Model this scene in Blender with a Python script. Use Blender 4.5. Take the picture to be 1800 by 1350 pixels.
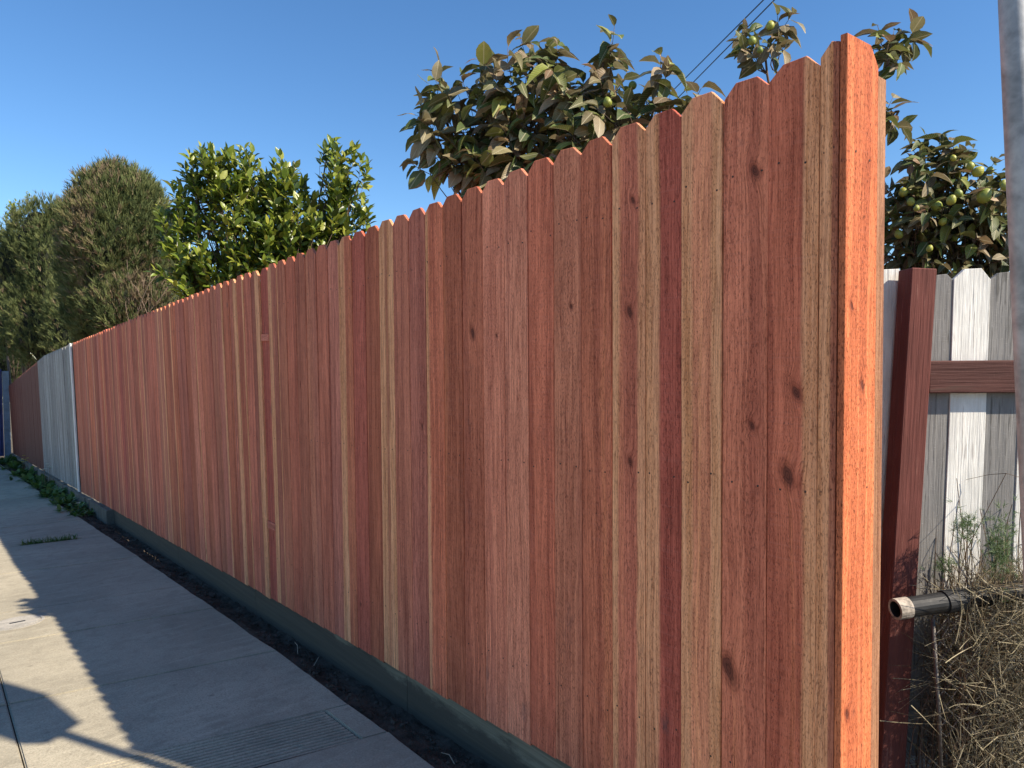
import bpy, bmesh, math, random
import numpy as np
from mathutils import Vector, Matrix, noise

for o in list(bpy.data.objects):
    bpy.data.objects.remove(o, do_unlink=True)
SC = bpy.context.scene
COL = SC.collection
rng = np.random.default_rng(11)
random.seed(5)

# ------------------------------------------------------------------ camera
SLOPE = 0.0436                       # the street falls away along the fence
CAM = np.array([-1.746, 0.0, 1.53])
YAW, PITCH, ROLL, FPX = math.radians(39.6), math.radians(-2.0), math.radians(-0.39), 1250.0
FW = np.array([math.sin(YAW)*math.cos(PITCH), math.cos(YAW)*math.cos(PITCH), math.sin(PITCH)])
RT0 = np.array([math.cos(YAW), -math.sin(YAW), 0.0])
UP0 = np.cross(RT0, FW)
RT = RT0*math.cos(ROLL) + UP0*math.sin(ROLL)
UP = -RT0*math.sin(ROLL) + UP0*math.cos(ROLL)
cd = bpy.data.cameras.new('camera')
cd.sensor_width = 36.0
cd.lens = FPX/1800*36.0
cd.clip_start = 0.05
cd.clip_end = 2000
cam = bpy.data.objects.new('camera', cd)
COL.objects.link(cam)
m = Matrix.Identity(4)
for i in range(3):
    m[i][0], m[i][1], m[i][2], m[i][3] = RT[i], UP[i], -FW[i], CAM[i]
cam.matrix_world = m
SC.camera = cam

# ------------------------------------------------------------------ light
SUN_TO = Vector((0.449, -1.044, 1.0)).normalized()
world = bpy.data.worlds.new('World')
SC.world = world
world.use_nodes = True
wn = world.node_tree
wn.nodes.clear()
sky = wn.nodes.new('ShaderNodeTexSky')
sky.sky_type = 'NISHITA'
sky.sun_disc = False
sky.sun_elevation = math.asin(SUN_TO.z)
sky.sun_rotation = math.atan2(SUN_TO.x, SUN_TO.y)
sky.air_density = 1.0
sky.dust_density = 0.1
sky.ozone_density = 5.0
bg = wn.nodes.new('ShaderNodeBackground')
bg.inputs['Strength'].default_value = 0.09
wo = wn.nodes.new('ShaderNodeOutputWorld')
hs = wn.nodes.new('ShaderNodeHueSaturation')
hs.inputs['Saturation'].default_value = 1.14
wn.links.new(sky.outputs[0], hs.inputs['Color'])
wn.links.new(hs.outputs[0], bg.inputs[0])
wn.links.new(bg.outputs[0], wo.inputs[0])
sd = bpy.data.lights.new('sun', 'SUN')
sd.energy = 4.3
sd.angle = math.radians(0.53)
sd.color = (1.0, 0.89, 0.74)
sun = bpy.data.objects.new('sun', sd)
sun.rotation_euler = (-SUN_TO).to_track_quat('-Z', 'Y').to_euler()
sun.location = (5, -10, 12)
COL.objects.link(sun)
SC.view_settings.view_transform = 'Standard'
SC.view_settings.look = 'None'
SC.view_settings.gamma = 1.0
SC.view_settings.exposure = 1.0
SC.render.engine = 'CYCLES'
SC.cycles.max_bounces = 6

# ------------------------------------------------------------------ helpers
def gz(y):
    return -SLOPE*y

def W(px, py, z):
    """world point seen at photo pixel (px,py) at depth z metres"""
    return CAM + z*(FW + RT*(px-900)/FPX + UP*(675-py)/FPX)

def P2(p):
    d = np.asarray(p) - CAM
    z = d@FW
    return 900+FPX*(d@RT)/z, 675-FPX*(d@UP)/z, z

def link(o, parent=None):
    COL.objects.link(o)
    if parent is not None:
        o.parent = parent
    return o

def tag(o, label=None, cat=None, group=None, kind=None):
    if label: o['label'] = label
    if cat: o['category'] = cat
    if group: o['group'] = group
    if kind: o['kind'] = kind
    return o

def empty(name, loc):
    o = bpy.data.objects.new(name, None)
    o.location = tuple(loc)
    o.empty_display_size = 0.1
    return link(o)

def mesh(name, V, F, mat=None, smooth=False):
    me = bpy.data.meshes.new(name)
    me.from_pydata([tuple(map(float, v)) for v in V], [], [tuple(f) for f in F])
    if mat: me.materials.append(mat)
    if smooth: me.polygons.foreach_set('use_smooth', [True]*len(me.polygons))
    me.update()
    return me

def obj(name, me, parent=None, loc=None):
    o = bpy.data.objects.new(name, me)
    if loc is not None: o.location = tuple(loc)
    return link(o, parent)

class MB:
    """collects shapes for one mesh"""
    def __init__(s): s.V = []; s.F = []
    def add(s, V, F):
        b = len(s.V); s.V += [tuple(v) for v in V]; s.F += [tuple(i+b for i in f) for f in F]
    def box(s, a, b):
        (x0, y0, z0), (x1, y1, z1) = a, b
        s.add([(x0,y0,z0),(x1,y0,z0),(x1,y1,z0),(x0,y1,z0),(x0,y0,z1),(x1,y0,z1),(x1,y1,z1),(x0,y1,z1)],
              [(0,3,2,1),(4,5,6,7),(0,1,5,4),(1,2,6,5),(2,3,7,6),(3,0,4,7)])
    def tube(s, pts, rad, n=6, caps=True):
        pts = [np.array(p, float) for p in pts]
        if np.isscalar(rad): rad = [rad]*len(pts)
        V = []; F = []
        d0 = pts[1]-pts[0]; d0 = d0/(np.linalg.norm(d0)+1e-9)
        ref = np.array([0,0,1.0]) if abs(d0[2]) < .9 else np.array([1.0,0,0])
        u = np.cross(d0, ref); u /= np.linalg.norm(u)
        for i, p in enumerate(pts):
            t = pts[min(i+1, len(pts)-1)]-pts[max(i-1, 0)]
            t = t/(np.linalg.norm(t)+1e-9)
            u = u-t*(u@t); u /= np.linalg.norm(u)+1e-9
            v = np.cross(t, u)
            for k in range(n):
                a = 2*math.pi*k/n
                V.append(p+rad[i]*(u*math.cos(a)+v*math.sin(a)))
        for i in range(len(pts)-1):
            for k in range(n):
                k2 = (k+1) % n
                F.append((i*n+k, i*n+k2, (i+1)*n+k2, (i+1)*n+k))
        if caps:
            F.append(tuple(range(n-1, -1, -1))); F.append(tuple((len(pts)-1)*n+k for k in range(n)))
        s.add(V, F)
    def build(s, name, mat, parent=None, loc=None, smooth=False, bevel=0):
        me = mesh(name, s.V, s.F, mat, smooth)
        if bevel:
            bm = bmesh.new(); bm.from_mesh(me)
            bmesh.ops.bevel(bm, geom=bm.edges[:], offset=bevel, segments=1, affect='EDGES')
            bm.to_mesh(me); bm.free()
        return obj(name, me, parent, loc)

# ------------------------------------------------------------------ node helper
class NT:
    def __init__(s, name):
        s.mat = bpy.data.materials.new(name); s.mat.use_nodes = True
        s.t = s.mat.node_tree; s.t.nodes.clear()
        s.out = s.t.nodes.new('ShaderNodeOutputMaterial')
    def n(s, typ, **k):
        nd = s.t.nodes.new('ShaderNode'+typ)
        for a, v in k.items():
            if a.startswith('i_'): 
                key = a[2:]
                key = int(key) if key.isdigit() else key
                s.set(nd.inputs[key], v)
            else: setattr(nd, a, v)
        return nd
    def set(s, inp, v):
        if isinstance(v, bpy.types.NodeSocket): s.t.links.new(v, inp)
        else: inp.default_value = v
    def math(s, op, a, b=0.0, c=0.0, clamp=False):
        nd = s.t.nodes.new('ShaderNodeMath'); nd.operation = op; nd.use_clamp = clamp
        s.set(nd.inputs[0], a); s.set(nd.inputs[1], b); s.set(nd.inputs[2], c)
        return nd.outputs[0]
    def mix(s, f, a, b, typ='MIX'):
        nd = s.t.nodes.new('ShaderNodeMix'); nd.data_type = 'RGBA'; nd.blend_type = typ
        s.set(nd.inputs[0], f); s.set(nd.inputs[6], a); s.set(nd.inputs[7], b)
        return nd.outputs[2]
    def ramp(s, v, lo, hi, a=0.0, b=1.0, smooth=True):
        nd = s.t.nodes.new('ShaderNodeMapRange')
        nd.interpolation_type = 'SMOOTHSTEP' if smooth else 'LINEAR'
        s.set(nd.inputs[0], v); s.set(nd.inputs[1], lo); s.set(nd.inputs[2], hi); s.set(nd.inputs[3], a); s.set(nd.inputs[4], b)
        return nd.outputs[0]
    def scale(s, vec, sc):
        nd = s.t.nodes.new('ShaderNodeVectorMath'); nd.operation = 'MULTIPLY'
        s.set(nd.inputs[0], vec); s.set(nd.inputs[1], sc)
        return nd.outputs[0]
    def vadd(s, a, b):
        nd = s.t.nodes.new('ShaderNodeVectorMath'); nd.operation = 'ADD'
        s.set(nd.inputs[0], a); s.set(nd.inputs[1], b)
        return nd.outputs[0]
    def noise(s, vec, sc=1.0, det=4.0, rough=0.6, dist=0.0):
        nd = s.t.nodes.new('ShaderNodeTexNoise')
        s.set(nd.inputs['Vector'], vec); nd.inputs['Scale'].default_value = sc
        nd.inputs['Detail'].default_value = det; nd.inputs['Roughness'].default_value = rough
        nd.inputs['Distortion'].default_value = dist
        return nd.outputs[0]
    def attr(s, name, typ='OBJECT'):
        nd = s.t.nodes.new('ShaderNodeAttribute'); nd.attribute_type = typ; nd.attribute_name = name
        return nd
    def done(s, col, rough=0.8, bump=None, bdist=0.002, bstr=1.0, spec=0.3, metal=0.0, transl=0.0, tcol=None):
        p = s.t.nodes.new('ShaderNodeBsdfPrincipled')
        s.set(p.inputs['Base Color'], col); s.set(p.inputs['Roughness'], rough)
        s.set(p.inputs['Metallic'], metal); s.set(p.inputs['Specular IOR Level'], spec)
        if bump is not None:
            b = s.t.nodes.new('ShaderNodeBump'); b.inputs['Distance'].default_value = bdist; b.inputs['Strength'].default_value = bstr
            s.set(b.inputs['Height'], bump); s.t.links.new(b.outputs[0], p.inputs['Normal'])
        sh = p.outputs[0]
        if transl:
            tr = s.t.nodes.new('ShaderNodeBsdfTranslucent'); s.set(tr.inputs[0], tcol if tcol is not None else col)
            mx = s.t.nodes.new('ShaderNodeMixShader'); mx.inputs[0].default_value = transl
            s.t.links.new(sh, mx.inputs[1]); s.t.links.new(tr.outputs[0], mx.inputs[2]); sh = mx.outputs[0]
        s.t.links.new(sh, s.out.inputs[0])
        return s.mat

def c4(c): return (c[0], c[1], c[2], 1.0)

# ------------------------------------------------------------------ materials
def wood_mat(name, sapcol=(.92,.44,.22), dark=.70, pit=.55, knots=True, streak=None, bump=1.0, axis='z'):
    """sawn board. object colour = heartwood colour; custom properties sap_left, sap_right (fraction of the
    width that is sapwood) and knot_a..c (x, z, radius) are read per board"""
    t = NT(name)
    tc = t.n('TexCoord'); oi = t.n('ObjectInfo')
    co = tc.outputs['Object']
    seed = t.math('MULTIPLY', oi.outputs['Random'], 61.0)
    cb = t.n('CombineXYZ', i_0=seed, i_1=t.math('MULTIPLY', seed, .37), i_2=t.math('MULTIPLY', seed, 1.7))
    if axis == 'y':
        mp = t.n('Mapping'); mp.inputs['Rotation'].default_value = (math.pi/2, 0, 0); t.set(mp.inputs[0], co); co = mp.outputs[0]
    if axis == 'x':
        mp = t.n('Mapping'); mp.inputs['Rotation'].default_value = (0, math.pi/2, 0); t.set(mp.inputs[0], co); co = mp.outputs[0]
    sp = t.n('SeparateXYZ', i_0=co)
    x, z = sp.outputs[0], sp.outputs[2]
    cs = t.vadd(co, cb.outputs[0])
    # knot field (explicit knots) bends the grain around them
    kd = None
    if knots:
        wob = t.noise(t.scale(cs, (45, 45, 16)), 1, 3)
        for nm in ('knot_a', 'knot_b', 'knot_c'):
            a = t.n('SeparateXYZ', i_0=t.attr(nm).outputs['Vector'])
            dx = t.math('SUBTRACT', x, a.outputs[0]); dz = t.math('MULTIPLY', t.math('SUBTRACT', z, a.outputs[1]), .55)
            dx = t.math('ADD', dx, t.math('MULTIPLY', dz, .5))
            d = t.math('SQRT', t.math('ADD', t.math('MULTIPLY', dx, dx), t.math('MULTIPLY', dz, dz)))
            d = t.math('DIVIDE', d, t.math('ADD', a.outputs[2], 1e-5))
            d = t.math('ADD', d, t.math('MULTIPLY', t.math('SUBTRACT', wob, .5), 1.0))
            kd = d if kd is None else t.math('MINIMUM', kd, d)
        # scattered small knots
        vo = t.n('TexVoronoi', feature='F1'); t.set(vo.inputs['Vector'], t.scale(cs, (9, 0.0, 3.4))); vo.inputs['Scale'].default_value = 1
        rnd = t.n('SeparateColor', i_0=vo.outputs['Color']).outputs[0]
        small = t.math('DIVIDE', vo.outputs['Distance'], t.ramp(rnd, .62, 1.0, .0005, .065, False))
        kd = t.math('MINIMUM', kd, small)
        bend = t.ramp(kd, 0.6, 4.0, .012, 0.0)
        gx = t.n('CombineXYZ', i_0=bend, i_1=0.0, i_2=0.0)
        cs = t.vadd(cs, gx.outputs[0])
    wand = t.noise(t.scale(cs, (5, 5, 1.4)), 1, 2)
    cs = t.vadd(cs, t.n('CombineXYZ', i_0=t.math('MULTIPLY', t.math('SUBTRACT', wand, .5), .05), i_1=0.0, i_2=0.0).outputs[0])
    g1 = t.noise(t.scale(cs, (48, 48, 0.9)), 1, 5, .62, .25)
    # flat-sawn arches
    sx = t.math('ADD', x, t.math('MULTIPLY', t.math('SUBTRACT', wand, .5), .07))
    sx = t.math('ADD', sx, t.math('MULTIPLY', t.math('SUBTRACT', oi.outputs['Random'], .5), .10))
    sz = t.math('MULTIPLY', t.math('SUBTRACT', z, t.math('MULTIPLY', t.math('FRACT', t.math('MULTIPLY', seed, 3.7)), 2.4)), .045)
    dd = t.math('SQRT', t.math('ADD', t.math('MULTIPLY', sx, sx), t.math('MULTIPLY', sz, sz)))
    arch = t.math('SINE', t.math('ADD', t.math('MULTIPLY', dd, 620.0), t.math('MULTIPLY', wand, 9.0)))
    archm = t.ramp(t.math('FRACT', t.math('MULTIPLY', seed, 5.3)), .35, .7, .0, .42)
    g2 = t.noise(t.scale(cs, (230, 230, 4.0)), 1, 3, .6)
    g3 = t.noise(t.scale(cs, (430, 430, 85)), 1, 2, .6)
    big = t.noise(t.scale(cs, (9, 9, 1.3)), 1, 3, .55)
    sawm = t.noise(t.scale(cs, (8, 8, 300)), 1, 2, .5)
    heart = oi.outputs['Color']
    hd = t.mix(1.0, heart, c4((dark, dark*.86, dark*.86)), 'MULTIPLY')
    hl = t.mix(1.0, heart, c4((1.25, 1.28, 1.3)), 'MULTIPLY')
    c = t.mix(t.ramp(g1, .30, .56), hd, heart)
    c = t.mix(t.ramp(big, .42, .72, 0, .75), c, hl)
    c = t.mix(t.ramp(big, .46, .25, 0, .55), c, hd)
    c = t.mix(t.math('MULTIPLY', t.ramp(arch, .1, .95), archm), c, hd)
    band = t.noise(t.scale(cs, (26, 26, .22)), 1, 2, .5, .3)
    c = t.mix(t.ramp(band, .55, .62, 0, .55), c, t.mix(1.0, heart, c4((.66, .56, .60)), 'MULTIPLY'))
    c = t.mix(t.ramp(band, .40, .34, 0, .45), c, t.mix(1.0, heart, c4((1.22, 1.32, 1.15)), 'MULTIPLY'))
    # sapwood
    wd = t.attr('board_width').outputs['Fac']
    xn = t.math('ADD', t.math('DIVIDE', x, wd), .5)
    wv = t.noise(t.n('CombineXYZ', i_0=seed, i_1=0.0, i_2=t.math('MULTIPLY', z, .9)).outputs[0], 1, 2)
    xn = t.math('ADD', xn, t.math('MULTIPLY', t.math('SUBTRACT', wv, .5), .28))
    xn = t.math('ADD', xn, t.math('MULTIPLY', t.math('SUBTRACT', g1, .5), .10))
    dl = t.math('SUBTRACT', t.attr('sap_left').outputs['Fac'], xn)
    dr = t.math('SUBTRACT', xn, t.math('SUBTRACT', 1.0, t.attr('sap_right').outputs['Fac']))
    sm = t.ramp(t.math('MAXIMUM', dl, dr), -.05, .07)
    sapd = t.mix(1.0, c4(sapcol), c4((.76, .66, .56)), 'MULTIPLY')
    sap = t.mix(t.ramp(g1, .34, .60), sapd, c4(sapcol))
    sap = t.mix(t.ramp(big, .35, .7, .0, .45), sap, t.mix(.5, c4(sapcol), heart))
    c = t.mix(sm, c, sap)
    # fine grain and rough-sawn pits
    c = t.mix(t.ramp(g2, .58, .32, 0, .62), c, t.mix(1.0, c, c4((.45, .38, .36)), 'MULTIPLY'))
    g4 = t.noise(t.scale(cs, (150, 150, 20)), 1, 4, .75, .2)
    c = t.mix(t.ramp(g4, .50, .34, 0, .52), c, t.mix(1.0, c, c4((.50, .40, .38)), 'MULTIPLY'))
    c = t.mix(t.ramp(g4, .54, .70, 0, .48), c, t.mix(1.0, c, c4((1.42, 1.45, 1.42)), 'MULTIPLY'))
    pits = t.math('MULTIPLY', t.ramp(g3, .55, .68), t.ramp(g1, .62, .40, .45, 1.0))
    c = t.mix(t.math('MULTIPLY', pits, pit), c, t.mix(1.0, c, c4((.22, .17, .16)), 'MULTIPLY'))
    c = t.mix(t.ramp(sawm, .5, .75, 0, .04), c, c4((.75, .52, .45)))
    # weather stains, grey-blue
    stn = t.noise(t.scale(cs, (7, 7, 3.0)), 1.3, 4, .6, .4)
    c = t.mix(t.ramp(stn, .64, .80, 0, .55), c, c4((.10, .07, .07)))
    h = t.math('ADD', t.math('MULTIPLY', g2, .6), t.math('MULTIPLY', pits, -.7))
    h = t.math('ADD', h, t.math('MULTIPLY', sawm, .08))
    if knots:
        halo = t.ramp(kd, 2.2, .9, 0, .42)
        c = t.mix(halo, c, t.mix(1.0, c, c4((.45, .30, .28)), 'MULTIPLY'))
        rings = t.math('MULTIPLY', t.math('ADD', t.math('SINE', t.math('MULTIPLY', kd, 15.0)), 1.0), .5)
        c = t.mix(t.math('MULTIPLY', t.ramp(kd, 1.9, .9), t.math('MULTIPLY', rings, .45)), c, c4((.13, .04, .026)))
        c = t.mix(t.ramp(kd, .95, .62, 0, .88), c, t.mix(rings, c4((.06, .018, .013)), c4((.17, .048, .03))))
        h = t.math('ADD', h, t.ramp(kd, 1.2, .6, 0, -.8))
    return t.done(c, .82, h, .0016, bump, .2)

M_RED = wood_mat('redwood_sawn')
M_ORANGE = wood_mat('redwood_end', pit=.7, dark=.76, bump=1.4)
M_RAIL = wood_mat('redwood_rail', axis='y', knots=False)
M_GREY = wood_mat('weathered_grey_wood', sapcol=(.3,.31,.32), dark=.5, pit=.7, bump=1.6)
M_PTPOST = wood_mat('treated_post', pit=.3, dark=.6)

def painted_wood(name, col, under, amt, axis='z'):
    t = NT(name); tc = t.n('TexCoord'); oi = t.n('ObjectInfo')
    co = tc.outputs['Object']
    if axis == 'x':
        mp = t.n('Mapping'); mp.inputs['Rotation'].default_value = (0, math.pi/2, 0); t.set(mp.inputs[0], co); co = mp.outputs[0]
    seed = t.math('MULTIPLY', oi.outputs['Random'], 37.0)
    cs = t.vadd(co, t.n('CombineXYZ', i_0=seed, i_1=seed, i_2=seed).outputs[0])
    g = t.noise(t.scale(cs, (95, 95, 3.2)), 1, 5, .65, .2)
    b = t.noise(t.scale(cs, (20, 20, 5)), 1, 4, .6)
    cr = t.noise(t.scale(cs, (60, 60, 700)), 1, 2, .5)
    wear = t.math('ADD', t.math('MULTIPLY', g, .65), t.math('MULTIPLY', b, .45))
    wm = t.ramp(wear, amt, amt+.07)
    c = t.mix(t.ramp(b, .3, .75), c4([k*.72 for k in col]), c4(col))
    c = t.mix(t.ramp(cr, .62, .75, 0, .35), c, c4([min(1, k*1.7+.03) for k in col]))
    c = t.mix(wm, c, c4(under))
    c = t.mix(t.ramp(g, .38, .29, 0, .85), c, c4([k*.22 for k in under]))
    return t.done(c, .8, g, .0045, 1.0, .25)
M_WHITEP = painted_wood('flaking_white_paint', (.86,.84,.77), (.45,.42,.38), .62)
M_GREYP = painted_wood('bare_grey_picket', (.26,.25,.235), (.12,.115,.105), .60)
M_REDP = painted_wood('dark_red_paint', (.17,.055,.043), (.27,.13,.10), .645)
M_REDRAIL = painted_wood('dark_red_rail_paint', (.105,.042,.034), (.09,.045,.035), .6, 'x')
M_BROWNF = painted_wood('brown_stain', (.155,.052,.036), (.09,.04,.03), .62)

def concrete_mat(name, base=(.43,.385,.285), spread=.8, stain=.5):
    t = NT(name); g = t.n('NewGeometry').outputs['Position']; oi = t.n('ObjectInfo')
    n1 = t.noise(g, 1.1, 5, .6); n2 = t.noise(g, 9, 5, .65); n3 = t.noise(g, 120, 3, .75); n4 = t.noise(g, 34, 4, .6)
    streak = t.noise(t.scale(g, (3.0, 16, 3)), 1, 4, .6)
    c = t.mix(t.ramp(n1, .3, .72), c4([k*spread for k in base]), c4([k*1.12 for k in base]))
    c = t.mix(t.ramp(n2, .54, .32, 0, .55), c, c4([k*.62 for k in base]))
    c = t.mix(t.ramp(streak, .52, .70, 0, .45), c, c4([k*1.3 for k in base]))
    c = t.mix(t.ramp(n3, .52, .34, 0, .6), c, c4([k*.5 for k in base]))
    c = t.mix(t.ramp(n3, .58, .70, 0, .5), c, c4([min(.8, k*1.6) for k in base]))
    blot = t.noise(g, 2.6, 6, .7, .8)
    c = t.mix(t.ramp(blot, .56, .70, 0, .40), c, c4([k*.55 for k in base]))
    vo = t.n('TexVoronoi'); t.set(vo.inputs['Vector'], g); vo.inputs['Scale'].default_value = 5.5
    sp = t.math('MULTIPLY', t.ramp(vo.outputs['Distance'], .13, .05), t.ramp(n2, .45, .6))
    c = t.mix(t.math('MULTIPLY', sp, stain), c, c4([k*.35 for k in base]))
    c = t.mix(t.ramp(oi.outputs['Random'], 0, 1, 0, .22), c, c4([k*.7 for k in base]))
    h = t.math('ADD', t.math('MULTIPLY', n3, .5), t.math('MULTIPLY', n4, .6))
    return t.done(c, .88, h, .003, .8, .25)
M_CONC = concrete_mat('sidewalk_concrete')
M_BLOCK = concrete_mat('footing_concrete', (.17,.155,.125), .6)
M_ASPH = concrete_mat('pale_bounce_road', (.40,.36,.29), .85)  # unseen road, made pale to bounce more light onto the fence
M_LID = concrete_mat('lid_concrete', (.44,.41,.35), .9, .2)

def soil_mat(name, a, b):
    t = NT(name); g = t.n('NewGeometry').outputs['Position']
    n1 = t.noise(g, 7, 5, .6); n2 = t.noise(g, 90, 4, .7)
    c = t.mix(t.ramp(n1, .35, .65), c4(a), c4(b)); c = t.mix(t.ramp(n2, .55, .75, 0, .4), c, c4([k*2.2 for k in b]))
    return t.done(c, .95, t.math('ADD', n1, n2), .012, 1.0, .1)
M_SOIL = soil_mat('dark_soil', (.06,.047,.036), (.125,.098,.074))
M_DIRT = soil_mat('yard_dirt', (.10,.08,.055), (.17,.14,.10))

def plain(name, col, rough=.6, var=.25, sc=12, metal=0.0, bump=.3, spec=.4):
    t = NT(name); co = t.n('TexCoord').outputs['Object']
    n = t.noise(co, sc, 5, .6)
    c = t.mix(t.ramp(n, .3, .72), c4([k*(1-var) for k in col]), c4([min(1, k*(1+var*.5)) for k in col]))
    return t.done(c, t.ramp(n, .2, .8, rough*.85, min(1, rough*1.15)), n, .003, bump, spec, metal)
M_KICK = None
def kick_mat():
    t = NT('green_treated_kickboard'); co = t.n('TexCoord').outputs['Object']; oi = t.n('ObjectInfo')
    cs = t.vadd(co, t.n('CombineXYZ', i_0=0.0, i_1=t.math('MULTIPLY', oi.outputs['Random'], 20), i_2=0.0).outputs[0])
    g = t.noise(t.scale(cs, (60, 1.6, 60)), 1, 5, .6, .2); b = t.noise(t.scale(cs, (4, 3, 9)), 1, 5, .65); f = t.noise(cs, 160, 3)
    c = t.mix(t.ramp(g, .35, .65), c4((.14, .13, .094)), c4((.225, .21, .15)))
    z = t.n('SeparateXYZ', i_0=co).outputs[2]
    mud = t.math('SUBTRACT', t.math('ADD', b, t.math('MULTIPLY', f, .12)), t.math('MULTIPLY', z, 4.0))
    c = t.mix(t.ramp(mud, .42, .62, 0, .8), c, c4((.06, .052, .042)))
    return t.done(c, .8, t.math('ADD', g, f), .002, .7, .2)
M_KICK = kick_mat()
M_NAIL = plain('rusty_nail', (.04,.028,.022), .7, .3, 200)
M_BLACKPIPE = plain('black_pipe', (.018,.018,.018), .6, .4, 14)
M_TAPE = plain('pipe_tape', (.42,.36,.29), .8, .6, 45)
M_WIRE = plain('rusty_wire', (.17,.15,.13), .6, .4, 60, .5)
M_BARK = plain('bark', (.14,.095,.065), .85, .5, 25)
M_TWIG = plain('green_twig', (.20,.13,.075), .7, .4, 25)
M_CABLE = plain('cable', (.02,.02,.022), .6)
M_BLUE = plain('blue_paint', (.02,.03,.13), .45, .3, 6)
M_BLUEGREY = plain('blue_grey_paint', (.13,.18,.24), .5, .3, 6)
M_SLOT_DARK = plain('slot_dark', (.05,.05,.05), .5, .3, 60, .6)

def galv():
    t = NT('galvanised_steel'); co = t.n('TexCoord').outputs['Object']
    v = t.n('TexVoronoi'); t.set(v.inputs['Vector'], co); v.inputs['Scale'].default_value = 55
    n = t.noise(co, 7, 5, .65, .5); n2 = t.noise(t.scale(co, (30, 30, 6)), 1, 4, .6)
    c = t.mix(t.ramp(n, .35, .65), c4((.18, .19, .20)), c4((.40, .41, .42)))
    c = t.mix(t.math('MULTIPLY', v.outputs['Distance'], .35), c, c4((.5, .51, .52)))
    c = t.mix(t.ramp(n2, .60, .72, 0, .55), c, c4((.10, .10, .10)))
    return t.done(c, .62, n2, .002, .4, .4, .35)
M_GALV = galv()

def leaf_mat(name, cols, use_obj, veins=0.0, rough=.42, transl=.22, back=None, spec=.45):
    """colour picked per leaf from the list (by object random, or by the 'tint' attribute of a joined mesh)"""
    t = NT(name)
    f = t.n('ObjectInfo').outputs['Random'] if use_obj else t.attr('tint', 'GEOMETRY').outputs['Fac']
    cr = t.n('ValToRGB'); t.set(cr.inputs[0], f)
    e = cr.color_ramp.elements
    for i, c in enumerate(cols):
        p = i/(len(cols)-1)
        if i == 0: e[0].position = 0; e[0].color = c4(c)
        elif i == len(cols)-1: e[-1].position = 1; e[-1].color = c4(c)
        else:
            x = e.new(p); x.color = c4(c)
    c = cr.outputs[0]
    nz = t.noise(t.n('NewGeometry').outputs['Position'], 35, 4, .6)
    c = t.mix(t.ramp(nz, .35, .68, 0, .45), c, t.mix(1.0, c, c4((.55, .6, .45)), 'MULTIPLY'))
    h = nz
    if back is not None:
        bf = t.n('NewGeometry').outputs['Backfacing']
        c = t.mix(t.math('MULTIPLY', bf, .28), c, c4(back))
    if veins:
        uv = t.n('UVMap').outputs[0]; s = t.n('SeparateXYZ', i_0=uv)
        ax = t.math('ABSOLUTE', t.math('SUBTRACT', s.outputs[0], .5))
        ph = t.math('SUBTRACT', t.math('MULTIPLY', s.outputs[1], 12.0), t.math('MULTIPLY', ax, 9.0))
        fr = t.math('ABSOLUTE', t.math('SUBTRACT', t.math('FRACT', ph), .5))
        side = t.ramp(fr, .10, .0); mid = t.ramp(ax, .05, .015)
        vm = t.math('MAXIMUM', side, mid)
        c = t.mix(t.math('MULTIPLY', vm, veins), c, t.mix(.55, c, c4((.62, .55, .36))))
        h = t.math('ADD', t.math('MULTIPLY', fr, .55), t.math('MULTIPLY', vm, -.15))
    return t.done(c, rough, h, .004, .55, spec, 0.0, transl)

GUAVA = [(.05,.085,.018),(.36,.26,.175),(.10,.14,.028),(.24,.25,.05),(.045,.07,.016),(.22,.12,.07),(.035,.055,.014),(.035,.06,.014),(.06,.09,.018),(.11,.14,.026),(.055,.085,.018),(.24,.155,.095),(.055,.080,.018),(.21,.16,.10),(.10,.12,.028),(.13,.085,.05),(.24,.19,.12),(.05,.072,.018)]
GUAVA = [tuple(min(.5, k*1.3) for k in c) for c in GUAVA]
M_GUAVA_O = leaf_mat('guava_leaf', GUAVA, True, .8, .45, .24, (.16,.15,.06), .25)
M_GUAVA_J = leaf_mat('guava_foliage', GUAVA, False, .8, .45, .24, (.16,.15,.06), .25)
CITRUS = [(.035,.060,.012),(.09,.135,.018),(.17,.225,.028),(.25,.29,.04),(.36,.36,.06)]
M_CITRUS_O = leaf_mat('citrus_leaf', CITRUS, True, 0, .33, .28)
M_CITRUS_J = leaf_mat('citrus_foliage', CITRUS, False, 0, .33, .28)
JUN = [(.05,.072,.028),(.10,.125,.048),(.155,.175,.066),(.22,.225,.09),(.20,.15,.09),(.30,.22,.15)]
M_JUN = leaf_mat('juniper_foliage', JUN, False, 0, .7, .1, None, .15)
M_JCORE = plain('juniper_shade_core', (.014,.018,.009), .95, .4, 6)
DRY = [(.05,.042,.03),(.15,.12,.08),(.28,.235,.155),(.44,.37,.25),(.25,.215,.145),(.13,.11,.085)]
M_DRY = leaf_mat('dry_stalks', DRY, False, 0, .8, .15, None, .1)
WEED = [(.045,.09,.02),(.08,.15,.028),(.14,.22,.04),(.19,.24,.07)]
M_WEED = leaf_mat('weed_leaves', WEED, False, 0, .55, .25)
FENN = [(.07,.12,.05),(.12,.19,.08),(.20,.28,.13)]
M_FENN = leaf_mat('feathery_leaves', FENN, False, 0, .6, .3)
def fruit_mat():
    t = NT('guava_fruit_skin'); oi = t.n('ObjectInfo').outputs['Random']; n = t.noise(t.n('TexCoord').outputs['Object'], 3.5, 4)
    c = t.mix(oi, c4((.13, .20, .035)), c4((.42, .40, .06))); c = t.mix(t.ramp(n, .5, .7, 0, .4), c, c4((.30, .22, .05)))
    return t.done(c, .4, n, .004, .5, .45)
M_FRUIT = fruit_mat()
M_CALYX = plain('fruit_calyx', (.10,.07,.03), .8)
M_YELLOW = plain('yellow_petals', (.72,.60,.06), .6)
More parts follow.
